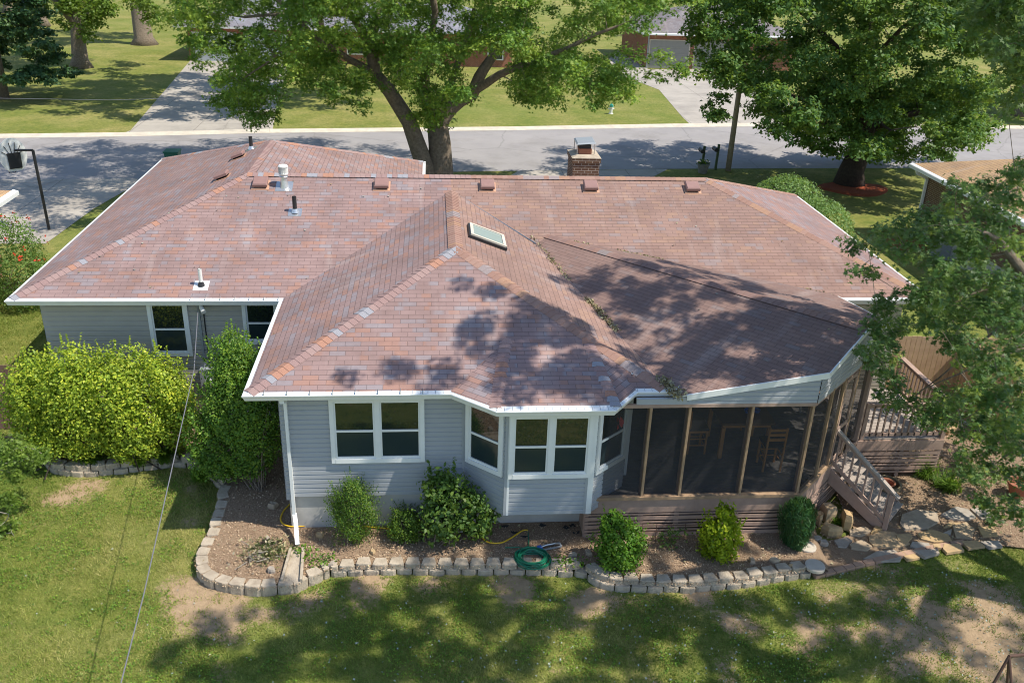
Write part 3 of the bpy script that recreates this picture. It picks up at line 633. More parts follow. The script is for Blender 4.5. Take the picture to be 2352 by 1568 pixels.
# ---- walls
wl = MB()
def wall(a, b, z0, z1, mat=SD, lap=.105):
    a, b = np.array(a, float), np.array(b, float); d = (b-a)/np.linalg.norm(b-a); o = (d[1], -d[0], 0)
    siding(wl, [(*a, z0), (*b, z0), (*b, z1), (*a, z1)], o, mat, lap, z0)
wall((-5.5, 17.4), (-5.5, 5.05), .3, 2.87); wall((-5.5, 5.05), (.6, 5.05), .3, 2.87, MAT['sidingW'], .127); wall((.6, 5.05), (.6, .4), .5, 2.87); wall((.6, .4), (4.15, .4), .5, 2.87)
wall((4.15, .4), (4.95, -.3), .45, 2.87); wall((4.95, -.3), (6.60, -.3), .45, 2.87); wall((6.60, -.3), (7.4, .4), .45, 2.87); wall((7.4, .4), (7.5, 5.05), .45, 3.2)
wall((7.5, 5.05), (15.3, 5.05), .3, 2.87, MAT['sidingT'], .11); wall((15.3, 5.05), (15.3, 13.5), .3, 2.87); wall((15.3, 13.5), (2.7, 13.5), .3, 2.87); wall((2.7, 13.5), (2.7, 17.4), .3, 2.87); wall((2.7, 17.4), (-5.5, 17.4), .3, 2.87)
wl.build('siding_wall', H)
fd = MB()
fd.prism([(-5.47, 5.08), (.63, 5.08), (.63, .43), (4.2, .43), (7.2, .43), (7.4, 5.08), (15.27, 5.08), (15.27, 13.47), (2.67, 13.47), (2.67, 17.37), (-5.47, 17.37)], -.6, .52, MAT['concrete'])
fd.build('foundation', H)
bl_ = MB(); bl_.prism([(4.2, .42), (4.97, -.26), (6.58, -.26), (7.3, .42)], .40, .47, MAT['concrete']); bl_.build('bay_floor', H)
# corner boards
for x, y in ((-5.5, 5.05), (.6, .4)):
    tm = MB(); tm.box((x-.012, y-.012-.008, .42), (x+.10, y+.03, 2.86), SD); tm.box((x-.020, y-.014, .421), (x+.03, y+.10, 2.859), SD); tm.build('corner_board', H, bevel=.004)
tm = MB(); tm.box((15.2, 5.025, .3), (15.32, 5.1, 2.86), MAT['sidingT']); tm.build('corner_board', H)
tm = MB(); tm.box((4.10, .36, .5), (4.19, .42, 2.86), SD)
tm.build('corner_board', H, bevel=.004)
tw = MB()
tw.box((4.90, -.335, .44), (4.955, -.28, 2.86), SD); tw.box((6.55, -.34, .44), (6.66, -.24, 2.86), W_); tw.build('bay_corner_trim', H, bevel=.004); tw = MB(); tw.box((4.955, -.337, .44), (5.00, -.285, 2.86), W_); tw.box((6.50, -.337, .44), (6.548, -.285, 2.86), SD)
tw.build('bay_corner_trim', H, bevel=.004)

def window(parent, a, b, z0, z1, units=1, blind=False, cas=.085, name='window', sillz=True, trim=W_):
    """double-hung window on the wall line a->b (outward to the right of a->b)"""
    a, b = np.array([*a, 0.]), np.array([*b, 0.]); L = np.linalg.norm(b-a); d = (b-a)/L; o = np.array([d[1], -d[0], 0.]); up = np.array([0, 0, 1.])
    def bx(mb, u0, u1, h0, h1, t0, t1, m):
        B = [a+d*u0+o*t0+up*h0, a+d*u1+o*t0+up*h0, a+d*u1+o*t1+up*h0, a+d*u0+o*t1+up*h0]; mb.solid(B, [q+up*(h1-h0) for q in B], m)
    bx_ = bx
    def bx(mb, u0, u1, h0, h1, t0, t1, m): bx_(mb, u0, u1, h0, h1, t0, t1+.022, m)
    w_ = MB(); bx(w_, 0, cas, z0, z1, 0, .055, trim); bx(w_, L-cas, L, z0, z1, 0, .055, trim); bx(w_, cas, L-cas, z1-cas, z1, 0, .052, trim); bx(w_, cas, L-cas, z0, z0+cas*1.1, 0, .06, trim)
    inner = L-2*cas; mw = .10; uw = (inner-mw*(units-1))/units
    for i in range(units-1): u = cas+uw*(i+1)+mw*i; bx(w_, u, u+mw, z0+cas*1.1, z1-cas, 0, .048, trim)
    wo = w_.build(name, parent, bevel=.006)
    for i in range(units):
        u0 = cas+i*(uw+mw); u1 = u0+uw; h0 = z0+cas*1.1; h1 = z1-cas; hm = (h0+h1)/2-.02; s = MB(); e = .035
        for q in ((u0, u0+e, h0, h1, .030), (u1-e, u1, h0, h1, .030), (u0+e, u1-e, h1-e, h1, .030), (u0+e, u1-e, h0, h0+e*1.2, .034), (u0+e, u1-e, hm-.02, hm+.025, .036)): bx(s, q[0], q[1], q[2], q[3], .0, q[4], trim)
        s.build('sash', wo, bevel=.003)
        for (ha, hb, t) in ((hm+.025, h1-e, .038), (h0+e*1.2, hm-.02, .034)):
            g_ = MB(); q = [a+d*(u0+e)+o*t+up*ha, a+d*(u1-e)+o*t+up*ha, a+d*(u1-e)+o*t+up*hb, a+d*(u0+e)+o*t+up*hb]; g_.face(q, MAT['glass'] if t > .036 else MAT['glassL']); g_.build('pane', wo)
    return wo
gl = M('glass behind insect screen', (.022, .036, .042), .12, spec=.7); MAT['glassL'] = gl
window(H, (1.53, .4), (3.36, .4), 1.30, 2.76, 2); window(H, (4.97, -.3), (6.58, -.3), 1.32, 2.76, 2)
def lerp2(a, b, t0, t1): a, b = np.array(a), np.array(b); return tuple(a+(b-a)*t0), tuple(a+(b-a)*t1)
window(H, *lerp2((4.15, .4), (4.95, -.3), .07, .93), 1.32, 2.76, 1); window(H, *lerp2((6.6, -.3), (7.4, .4), .08, .95), 1.32, 2.76, 1)
window(H, (-3.12, 5.05), (-2.2, 5.05), 1.42, 2.84, 1); window(H, (-.95, 5.05), (-.1, 5.05), 1.72, 2.84, 1)
ww = MB(); ww.box((7.40, .75, .62), (7.58, .95, 2.84), W_); ww.box((7.42, 1.15, .62), (7.585, 1.3, 2.84), W_); ww.box((7.43, .95, .62), (7.53, 1.15, 2.84), MAT['blind']); ww.build('door_trim', H)
# downspout
dsn = MB(); q = [(.70, .12, 2.87), (.70, .12, 2.80), (.72, .33, 2.72), (.72, .33, .12), (.76, .18, -.02)]
e_ = G(683, 1250, -.20); q += [(e_[0], e_[1]+.0, -.20)]
for a, b in zip(q[:-1], q[1:]): dsn.beam(a, tuple(np.array(b)+(np.array(b)-np.array(a))/np.linalg.norm(np.array(b)-np.array(a))*.01), .085, .06, W_, up=(1, 0, 0) if a[2]-b[2] > .3 else (0, 0, 1))
dsn.build('downspout', H, bevel=.006)
# meter, conduit, flood light
cd = MB(); cd.beam((-1.95, 5.0, 1.05), (-1.95, 5.0, 2.86), .05, .05, MAT['gmetal'], up=(0, 1, 0)); cd.tube([(-1.84, 5.0, 1.1), (-1.84, 5.0, 2.7), (-1.8, 4.9, 2.82)], .014, MAT['black']); cd.build('conduit', H)
mt = MB(); mt.box((-2.06, 4.84, .62), (-1.72, 5.02, 1.12), MAT['gmetal']); mo = mt.build('electric_meter', H, bevel=.01)
mg = MB(); n_ = 20; cx_, cz_ = -1.87, .80
mg.v = []; rr = [(.085, 4.838), (.085, 4.78), (.07, 4.74), (.0, 4.735)]
for r, y in rr: mg.v += [(cx_+r*math.cos(2*math.pi*k/n_), y, cz_+r*math.sin(2*math.pi*k/n_)) for k in range(n_)]
mg.mat(MAT['steelw'])
for i in range(3):
    for k in range(n_): k2 = (k+1) % n_; mg.f.append([i*n_+k, i*n_+k2, (i+1)*n_+k2, (i+1)*n_+k]); mg.mi.append(0); mg.uv += [(0, 0)]*4; mg.rn.append(0)
mg.build('meter_dial', mo)
lf = MB(); lf.tube([(-1.86, 4.98, 2.80), (-1.83, 4.80, 2.78), (-1.74, 4.66, 2.70)], [.02, .05, .06], MAT['steelw'], 10); lf.build('flood_light', H)
pv = MB(); pv.tube([(-1.80, 4.99, .62), (-1.80, 4.99, .1)], .03, W_, 8); pv.build('white_pipe', H)

# ---- roof fittings
def boxvent(x, y, zf, face):
    z = zf(x, y); b = MB(); sl = p
    if face == 'F': ux, uy = (1, 0, 0), (0, 1/math.hypot(1, sl), sl/math.hypot(1, sl))
    else: ux, uy = (0, -1, 0), (1/math.hypot(1, sl), 0, sl/math.hypot(1, sl))
    ux, uy = np.array(ux, float), np.array(uy, float); n = np.cross(ux, uy); n /= np.linalg.norm(n); n = n if n[2] > 0 else -n
    c = np.array([x, y, z])
    def slab(u0, u1, v0, v1, h0, h1, m, ins=0.):
        B = [c+ux*u0+uy*v0+n*h0, c+ux*u1+uy*v0+n*h0, c+ux*u1+uy*v1+n*h0, c+ux*u0+uy*v1+n*h0]; cc = sum(B)/4; b.solid(B, [q+(cc-q)*ins+n*(h1-h0) for q in B], m)
    slab(-.23, .23, -.24, .2, .003, .012, MAT['copper']); slab(-.15, .15, -.15, .15, .012, .07, MAT['void']); slab(-.19, .19, -.19, .18, .06, .12, MAT['ventbrown']); slab(-.19, .19, -.19, .18, .12, .15, MAT['ventbrown'], .12)
    b.build('roof_vent', H, bevel=.012)
for x in (-.98, 2.19, 5.02, 7.84, 10.67): boxvent(x, 8.82, zF, 'F')
boxvent(-2.2, 9.95, zL, 'L'); boxvent(-2.2, 12.3, zL, 'L')
def pipe(x, y, zf, h, r, mat, base, boot):
    z = zf(x, y); b = MB(); b.tube([(x, y, z-.02), (x, y, z+h)], r, mat, 14); b.tube([(x, y, z+.0), (x, y, z+.10)], [r*1.9, r*1.15], boot, 14)
    q = [(x-.17, y-.16), (x+.17, y-.16), (x+.17, y+.14), (x-.17, y+.14)]; b.solid([(a, c_, zf(a, c_)+.003) for a, c_ in q], [(a, c_, zf(a, c_)+.012) for a, c_ in q], base)
    b.lathe((x, y, z+h), [(r, 0), (r*.8, .004), (r*.8, -.05), (0, -.05)], MAT['void'], 14); return b.build('vent_pipe', H)
pipe(.03, 7.72, zF, .42, .055, MAT['black'], MAT['steel'], MAT['steel']); pipe(-1.84, 5.10, zF, .42, .045, MAT['steelw'], MAT['steelw'], MAT['black']); pipe(-1.95, 12.95, zL, .38, .055, MAT['black'], MAT['steel'], MAT['steel'])
tv = MB(); x, y = -.36, 8.75; z = zF(x, y)
q = [(x-.22, y-.2), (x+.22, y-.2), (x+.22, y+.2), (x-.22, y+.2)]; tv.solid([(a, c_, zF(a, c_)+.003) for a, c_ in q], [(a, c_, zF(a, c_)+.012) for a, c_ in q], MAT['steel'])
tv.tube([(x, y, z-.05), (x, y, z+.16), (x+.01, y, z+.28)], [.12, .09, .08], MAT['steel'], 20); tv.build('vent_base', H, smooth=False)
tv = MB(); tv.lathe((x, y, z+.26), [(.0, 0), (.115, .0), (.115, .02), (.085, .05), (.085, .08)], MAT['steel'], 20)
for k_ in range(18):
    a = 2*math.pi*k_/18; tv.face([(x+.105*math.cos(a), y+.105*math.sin(a), z+.36), (x+.125*math.cos(a+.28), y+.125*math.sin(a+.28), z+.36), (x+.125*math.cos(a+.28), y+.125*math.sin(a+.28), z+.53), (x+.105*math.cos(a), y+.105*math.sin(a), z+.53)], MAT['steelw'])
tv.lathe((x, y, z+.33), [(.085, 0), (.12, .0), (.125, .03), (.11, .031), (.10, .20), (.13, .20), (.13, .22), (.10, .25), (0, .26)], MAT['steelw'], 24); tv.build('turbine_vent', H)
# skylight on the wing's right slope
sk_ = MB(); 
def sw(y, x, h=0): n = np.array([p, 0, 1])/math.hypot(p, 1); return np.array([x, y, zWr(x, y)])+n*h
x0, x1, y0, y1 = 4.40, 5.24, 5.10, 5.97
def ringbox(mb, x0, x1, y0, y1, wd, h0, h1, m):
    for a in ((x0, x0+wd, y0, y1), (x1-wd, x1, y0, y1), (x0+wd, x1-wd, y0, y0+wd), (x0+wd, x1-wd, y1-wd, y1)):
        B = [sw(a[2], a[0], h0), sw(a[2], a[1], h0), sw(a[3], a[1], h0), sw(a[3], a[0], h0)]; T = [sw(a[2], a[0], h1), sw(a[2], a[1], h1), sw(a[3], a[1], h1), sw(a[3], a[0], h1)]; mb.solid(B, T, m)
ringbox(sk_, x0-.03, x1+.03, y0-.03, y1+.03, .10, -.02, .07, MAT['black']); ringbox(sk_, x0, x1, y0, y1, .07, .07, .11, MAT['kerb']); so_ = sk_.build('skylight', H)
sg_ = MB(); sg_.face([sw(y0+.06, x0+.06, .09), sw(y0+.06, x1-.06, .09), sw(y1-.06, x1-.06, .09), sw(y1-.06, x0+.06, .09)], MAT['skyglass']); sg_.build('skylight_pane', so_)
# chimney (in front of the street side slope)
ch = MB(); cx0, cx1, cyy0, cyy1 = 7.72, 8.52, 11.3, 12.35; ch.box((cx0, cyy0, 3.0), (cx1, cyy1, 4.72), MAT['brickB']); ch.box((cx0-.03, cyy0-.03, 4.66), (cx1+.03, cyy1+.03, 4.80), MAT['brickB'])
cho = ch.build('chimney', H, bevel=.004)
cc_ = MB(); cc_.solid([(cx0-.04, cyy0-.04, 4.80), (cx1+.04, cyy0-.04, 4.80), (cx1+.04, cyy1+.04, 4.80), (cx0-.04, cyy1+.04, 4.80)], [(cx0+.12, cyy0+.12, 4.86), (cx1-.12, cyy0+.12, 4.86), (cx1-.12, cyy1-.12, 4.86), (cx0+.12, cyy1-.12, 4.86)], MAT['stone']); cc_.build('chimney_crown', cho)
cc_ = MB(); cc_.box((7.92, 11.55, 4.86), (8.30, 12.05, 5.02), MAT['tile']); cc_.build('flue', cho, bevel=.01)
cc_ = MB(); cc_.box((7.94, 11.6, 5.02), (8.28, 12.0, 5.12), MAT['black']); cc_.solid([(7.82, 11.45, 5.16), (8.40, 11.45, 5.20), (8.40, 12.1, 5.24), (7.82, 12.1, 5.20)], [(7.86, 11.48, 5.20), (8.36, 11.48, 5.24), (8.36, 12.06, 5.28), (7.86, 12.06, 5.24)], MAT['gmetal'])
for a, b in ((7.85, 11.5), (8.37, 11.5), (7.85, 12.1), (8.37, 12.1)): cc_.box((a-.01, b-.01, 4.88), (a+.01, b+.01, 5.17), MAT['steel'])
cc_.build('chimney_cap', cho)

# ---- screened porch
DK, DT = MAT['deck'], MAT['decktop']
pp = [(6.62, -.1), (11.0, -.1), (13.2, 2.1), (13.2, 5.0)]
pw = MB()   # gable siding bands above the screens
def band(a, b, ta, tb, zb=2.77): 
    a, b = np.array(a, float), np.array(b, float); d = (b-a)/np.linalg.norm(b-a); siding(pw, [(*a, zb), (*b, zb), (*b, tb), (*a, ta)], (d[1], -d[0], 0), SD, .10, zb)
band((7.45, -.1), (11.0, -.1), 2.80, 3.42); pk = (12.15, 1.05)
band((11.0, -.1), (12.12, 1.02), 3.42, 3.80); band((12.12, 1.02), (13.2, 2.1), 3.80, 3.50); band((13.2, 2.1), (13.2, 5.0), 3.50, 3.05)
pw.build('gable_siding', H)
fc = MB()   # white fascia boards
def fb(a, b, h=.12): fc.beam((a[0], a[1], a[2]-h/2), (b[0], b[1], b[2]-h/2), .03, h, W_)
fb((8.38, -.15, zPn(8.38, -.15)+.01), (11.14, -.15, zPn(11.14, -.15)+.01)); fb((11.14, -.15, zPn(11.14, -.15)+.01), (12.36, 1.04, 3.85), .11); fb((12.36, 1.04, 3.85), (13.36, 2.05, zPf(13.36, 2.05)), .11); fb((13.36, 2.05, zPf(13.36, 2.05)+.005), (13.36, 4.6, zPf(13.36, 4.6)+.005))
fc.box((7.42, -.13, 2.76), (8.4, -.06, 2.92), SD)
fc.build('fascia', H)
for x in (6.665, 7.72, 8.49, 9.745, 10.96):
    b = MB(); b.box((x-.024, -.135, .66), (x+.024, -.06, 2.79), MAT['post']); b.box((x-.042, -.06, .66), (x+.042, .03, 2.79), DK); b.build('porch_post', H, bevel=.004)
for t_ in (.27, .47, .72, .985):
    c = np.array(pp[1])+(np.array(pp[2])-pp[1])*t_; b = MB(); w2 = .07 if t_ < .9 else .14
    b.beam((*c, .60), (*c, 2.79), w2, w2, MAT['post'] if t_ < .9 else DK, up=(1, 1, 0)); b.build('porch_post', H, bevel=.004)
for y in (3.4, 4.9): b = MB(); b.box((13.14, y-.05, .6), (13.24, y+.05, 2.79), DK); b.build('porch_post', H)
rl = MB(); rl.box((6.6, -.17, .62), (11.03, -.05, .69), MAT['post']); rl.beam((11.0, -.1, .655), (12.15, 1.05, .655), .12, .07, MAT['post']); rl.box((6.6, -.14, 2.73), (11.0, -.08, 2.80), DK); rl.beam((11.0, -.1, 2.765), (13.2, 2.1, 2.765), .06, .07, DK); rl.box((13.17, 2.1, 2.73), (13.23, 5, 2.8), DK); rl.box((13.15, 2.1, .62), (13.24, 5, .69), DK); rl.build('porch_rail', H, bevel=.004)
scm = bpy.data.materials.new('insect screen mesh'); scm.use_nodes = True; k = N(scm); k.b.inputs['Base Color'].default_value = (.035, .036, .04, 1); k.b.inputs['Roughness'].default_value = .8; tr = k.n('BsdfTransparent'); mx = k.n('MixShader'); mx.inputs[0].default_value = .52; k.l(tr.outputs[0], mx.inputs[1]); k.l(k.b.outputs[0], mx.inputs[2]); k.l(mx.outputs[0], k.t.nodes['Material Output'].inputs[0])
def scr(a, b, z0=.69, z1=2.74): s_ = MB(); s_.face([(*a, z0), (*b, z0), (*b, z1), (*a, z1)], scm); s_.build('porch_screen', H)
px_ = [6.70, 7.68, 8.45, 9.71, 10.92]
for a, b in zip(px_[:-1], px_[1:]): scr((a+.0, -.075), (b, -.075))
D_ = lambda t_: tuple(np.array(pp[1])+(np.array(pp[2])-pp[1])*t_)
scr(D_(.02), D_(.25)); scr(D_(.29), D_(.45)); scr(D_(.74), D_(.96)); scr((13.2, 2.2), (13.2, 3.35)); scr((13.2, 3.45), (13.2, 4.85))
sd_ = MB()   # screen door
a, b = np.array(D_(.49)), np.array(D_(.70)); n_ = np.array([.7071, -.7071])*.02
for q in ((a, a+(b-a)*.1), (b-(b-a)*.1, b)): sd_.beam((*((q[0]+q[1])/2+n_), .68), (*((q[0]+q[1])/2+n_), 2.7), .08, .03, DK, up=(1, -1, 0))
for z in (.72, 1.5, 2.66): sd_.beam((*(a+n_), z), (*(b+n_), z), .03, .09, DK)
sdo = sd_.build('screen_door', H); scr(tuple(a), tuple(b))
# rim, skirting slats, near-black block painted as the crawl-space shade
rm = MB(); rm.box((6.62, -.13, .29), (11.02, -.08, .62), DK); rm.beam((11.01, -.12, .455), (12.2, 1.07, .455), .05, .33, DK); rm.beam((12.2, 1.07, .43), (13.25, 2.12, .43), .05, .28, DK); rm.build('rim_board', H, bevel=.004)
vd_ = MB(); vd_.prism([(6.72, .0), (10.95, .0), (13.0, 2.1), (13.0, 4.95), (7.6, 4.95), (7.3, .5), (6.72, .2)], -.5, .28, MAT['void']); vd_.build('crawl_space_shade', H)
sl_ = MB(); z = .26
for i, h in enumerate((.035, .085, .04, .085, .04, .085, .04, .085)):
    if i == 0: z0_ = z-h
    sl_.box((6.60, -.125, z-h), (11.02, -.10, z), DK); sl_.beam((11.02, -.11, z-h/2), (12.9, 1.77, z-h/2), .025, h, DK); z -= h+.038
for x in (6.62, 7.75, 8.5, 9.75, 10.98): sl_.box((x-.05, -.097, -.40), (x+.05, -.075, .27), DK)
sl_.box((6.585, -.10, -.42), (6.61, .45, .30), DK)
sl_.build('skirting_slats', H, bevel=.003)
fl_ = MB(); yb = -.05
for i in range(36):
    y = -.04+i*.14; xa = 6.7 if y < .35 else 7.45; xb = min(10.98+max(0, y+.04), 13.18)
    if y > 5: break
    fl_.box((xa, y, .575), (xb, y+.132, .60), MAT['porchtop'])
fl_.build('porch_floor', H)
cl_ = MB(); cl_.prism([(6.9, .2), (10.9, 0), (13.1, 2.2), (13.1, 5.0), (7.5, 5.0)], 2.80, 2.82, MAT['post']); cl_.build('porch_ceiling', H)
# side deck and stairs
dk = MB()
for i in range(17):
    y = 2.12+i*.142; dk.box((13.26, y, .555), (15.3, y+.134, .585), DT)
dk.build('deck_floor', H)
dr = MB(); dr.box((13.25, 2.07, .28), (15.35, 2.11, .55), DK); dr.box((15.31, 2.11, .28), (15.35, 4.55, .55), DK); z = .24
for h in (.085, .04, .085, .04, .085, .04): dr.box((13.3, 2.075, z-h), (15.33, 2.10, z), DK); z -= h+.038
for x in (13.4, 14.4, 15.3): dr.box((x-.045, 2.11, -.5), (x+.045, 2.2, .28), DK)
dr.build('deck_skirting', H, bevel=.003)
dv = MB()
def railing(mb, a, b, z0, z1, nb, h=.9):
    a, b = np.array(a, float), np.array(b, float); mb.beam((*a, z0+h), (*b, z1+h), .13, .035, DK); mb.beam((*a, z0+h-.06), (*b, z1+h-.06), .035, .08, DK); mb.beam((*a, z0+.10), (*b, z1+.10), .035, .08, DK)
    for i in range(nb): t_ = (i+.5)/nb; q = a+(b-a)*t_; zz = z0+(z1-z0)*t_; mb.beam((*q, zz+.06), (*q, zz+h-.03), .035, .035, DK)
railing(dv, (13.3, 2.14), (15.3, 2.14), .585, .585, 13); railing(dv, (15.3, 2.14), (15.3, 4.5), .585, .585, 15)
for q in ((13.35, 2.14), (15.3, 2.14), (15.3, 4.5)): dv.beam((*q, .5), (*q, 1.52), .09, .09, DK)
dv.build('deck_railing', H, bevel=.003)
# stairs from the chamfered side
sa = np.array([12.22, 1.06]); sd2 = np.array([.7071, -.7071]); sn = np.array([.7071, .7071]); wdt = 1.02
st = MB(); nst = 6; run = 1.30; ztop = .56; zbot = -.42; stp = MB()
for i in range(nst):
    f_ = (i+.5)/nst; z = ztop-(ztop-zbot)*(i+.35)/nst; o0 = sa+sd2*run*i/nst
    for j in range(2): q0 = o0+sd2*(.01+j*.145); B = [q0, q0+sd2*.135, q0+sd2*.135+sn*wdt, q0+sn*wdt]; st.prism([tuple(v) for v in B], z-.035, z, DT)
st.build('stair_tread', H, bevel=.003)
def stringer(off):
    s_ = MB(); a = sa+sn*off; b = a+sd2*run; t_ = sn*.04
    poly = [(a, ztop-.05), (a, ztop-.42), (b-sd2*.12, zbot-.08), (b, zbot-.08), (b, zbot+.10)]
    s_.solid([(*q, z) for q, z in poly], [(*(q+t_), z) for q, z in poly], DK); s_.build('stringer', H, bevel=.003)
stringer(-.045); stringer(wdt+.005)
hr = MB(); a = sa-sn*.03-sd2*.02; b = sa+sd2*(run+.06)-sn*.03
hr.beam((*(a-sd2*.05), 1.50), (*(b+sd2*.14), .42), .10, .035, DT); hr.beam((*a, 1.42), (*b, .42), .035, .08, DK); hr.beam((*a, .68), (*b, -.26), .035, .08, DK)
for i in range(8): t_ = (i+.5)/8; q = a+(b-a)*t_; hr.beam((*q, .68-.94*t_-.05), (*q, 1.44-1.0*t_), .035, .04, DK, up=(1, 1, 0))
hr.beam((*b, -.55), (*b, .46), .09, .09, DK, up=(1, 1, 0)); hr.build('stair_railing', H, bevel=.003)

# ---- things in the porch
def chair(loc, rz):
    t = empty('porch_chair', loc, 'wooden ladder-back chair', 'chair', 'wooden chairs around the porch table'); PM = MAT['pine']
    def pc(n, fn): b = MB(); fn(b); o = b.build(n, None, bevel=.003); o.parent = t; return o
    for sx in (-1, 1):
        pc('leg', lambda b: b.beam((sx*.19, -.19, 0), (sx*.19, -.19, .60), .038, .038, PM)); pc('leg', lambda b: b.beam((sx*.19, .19, 0), (sx*.19, .21, 1.08), .038, .038, PM))
    pc('seat', lambda b: b.box((-.22, -.22, .60), (.22, .21, .65), MAT['black']))
    def bk(b):
        for z in (.80, .92, 1.03): b.box((-.18, .19, z-.03), (.18, .215, z+.03), PM)
    pc('backrest', bk)
    def rg(b):
        for z in (.18, .34): b.box((-.18, -.2, z-.012), (.18, -.18, z+.012), PM); b.box((-.2, -.18, z+.03), (-.18, .18, z+.055), PM); b.box((.18, -.18, z+.03), (.2, .18, z+.055), PM)
        b.box((-.18, -.2, .54), (.18, -.18, .6), PM); b.box((-.2, -.18, .54), (-.18, .18, .6), PM); b.box((.18, -.18, .54), (.2, .18, .6), PM)
    pc('rung', rg); t.rotation_euler = (0, 0, rz); return t
ch0 = chair((9.30, 1.75, .6), math.pi/2)
def dup(root, loc, rz, label):
    r = root.copy(); COL.objects.link(r); r.location = loc; r.rotation_euler = (0, 0, rz); r['label'] = label
    for c_ in list(root.children): d = c_.copy(); COL.objects.link(d); d.parent = r
    return r
ch0['label'] = 'wooden chair left of the porch table, seen side on through the screen'
dup(ch0, (10.75, 1.0, .6), math.pi, 'wooden chair in front of the porch table with its back to the screen'); dup(ch0, (10.45, 2.75, .6), 0, 'wooden chair behind the porch table with only its back rail showing')
tb = empty('porch_table', (10.25, 1.85, .6), 'square brown dining table with pine legs inside the screened porch', 'table')
b = MB(); b.box((9.68, 1.30, 1.46), (10.9, 2.42, 1.51), MAT['tabletop']); b.build('tabletop', tb, bevel=.01)
b = MB(); b.box((9.76, 1.38, 1.36), (10.82, 2.34, 1.46), MAT['pine']); b.build('apron', tb)
for q in ((9.78, 1.4), (10.8, 1.4), (9.78, 2.32), (10.8, 2.32)): b = MB(); b.box((q[0]-.04, q[1]-.04, .6), (q[0]+.04, q[1]+.04, 1.36), MAT['pine']); b.build('leg', tb)
for (x, y, lb) in ((10.42, 1.78, 'shallow blue bowl on the left of the porch table pair'), (10.62, 1.80, 'taller blue bowl on the right of the porch table pair')):
    b = MB(); b.lathe((x, y, 1.51), [(0, .0), (.06, 0), (.085, .06), (.085, .07), (.07, .06), (0, .02)], MAT['bluep'], 18); tag(b.build('bowl'), lb, 'bowl')
gr = empty('covered_grill', (11.9, 3.5, .6), 'dark covered grill inside the porch near the right-hand posts', 'grill')
b = MB(); b.tube([(11.25, 3.6, 1.55), (12.45, 3.6, 1.55)], .32, MAT['black'], 18); b.box((11.25, 3.3, .95), (12.45, 3.9, 1.5), MAT['black']); b.build('cover', gr, bevel=.05)
for q in ((11.35, 3.35), (12.35, 3.35), (11.35, 3.85), (12.35, 3.85)): b = MB(); b.beam((*q, .6), (*q, .96), .04, .04, MAT['steel']); b.build('leg', gr)
wc = empty('wind_chime', (7.15, .15, 2.0), 'red glass wind chime hanging from a scroll bracket in the porch corner', 'wind chime')
b = MB(); b.tube([(6.95, .12, 2.56), (7.2, .12, 2.56), (7.55, .12, 2.56)], .008, MAT['black'], 6)
for s_ in (0, 1): b.tube([(7.1+.3*s_+.07*math.cos(a)*(1-a/9), .12, 2.62+.07*math.sin(a)*(1-a/9)) for a in np.linspace(0, 6, 16)], .006, MAT['black'], 5)
b.build('bracket', wc)
b = MB(); b.tube([(7.15, .12, 2.56), (7.15, .12, 1.9)], .003, MAT['black'], 4); b.build('cord', wc)
b = MB()
for i in range(10): a = i*2.4; b.face([(7.15+.02*math.cos(a), .12, 2.26+.02*math.sin(a)), (7.15+.10*math.cos(a-.25), .10, 2.26+.13*math.sin(a-.25)), (7.15+.12*math.cos(a), .12, 2.26+.15*math.sin(a)), (7.15+.10*math.cos(a+.25), .14, 2.26+.13*math.sin(a+.25))], MAT['redp'])
b.build('glass_flower', wc)

# =================================================================== NEIGHBOUR HOUSES
def bwall(mb, a, b, z0, z1, mat):
    a, b = np.array(a, float), np.array(b, float); L = np.linalg.norm(b-a); o = random.random(); mb.face([(*a, z0), (*b, z0), (*b, z1), (*a, z1)], mat, [(o, z0), (o+L, z0), (o+L, z1), (o, z1)])
def hiproof(mb, x0, y0, x1, y1, ze, sl, mat, gx=(0, 0)):
    w_ = min(x1-x0, y1-y0)/2; zr = ze+sl*w_
    if x1-x0 >= y1-y0: r0, r1 = (x0+w_, (y0+y1)/2), (x1-w_, (y0+y1)/2)
    else: r0, r1 = ((x0+x1)/2, y0+w_), ((x0+x1)/2, y1-w_)
    def fc_(P, ud):
        P = [np.array(q) for q in P]; ud = np.array([*ud, 0.]); n = np.cross(P[1]-P[0], P[2]-P[1]); n /= np.linalg.norm(n)
        if n[2] < 0: P = P[::-1]; n = -n
        vd = np.cross(n, ud); vd = vd if vd[2] > 0 else -vd
        mb.face(P, mat, [(q@ud, (q[2]-ze)/max(vd[2], .1)+2.54) for q in P]); mb.face([q-np.array([0, 0, .06]) for q in P][::-1], MAT['white'])
    A, B, C, D = (x0, y0, ze), (x1, y0, ze), (x1, y1, ze), (x0, y1, ze); R0, R1 = (*r0, zr), (*r1, zr)
    if x1-x0 >= y1-y0: fc_([A, B, R1, R0], (1, 0)); fc_([C, D, R0, R1], (1, 0)); fc_([B, C, R1], (0, 1)); fc_([D, A, R0], (0, 1))
    else: fc_([A, B, R0], (1, 0)); fc_([C, D, R1], (1, 0)); fc_([B, C, R1, R0], (0, 1)); fc_([D, A, R0, R1], (0, 1))
    for a, b in ((A, B), (B, C), (C, D), (D, A)): mb.beam((a[0], a[1], ze-.07), (b[0], b[1], ze-.07), .08, .13, MAT['white'])
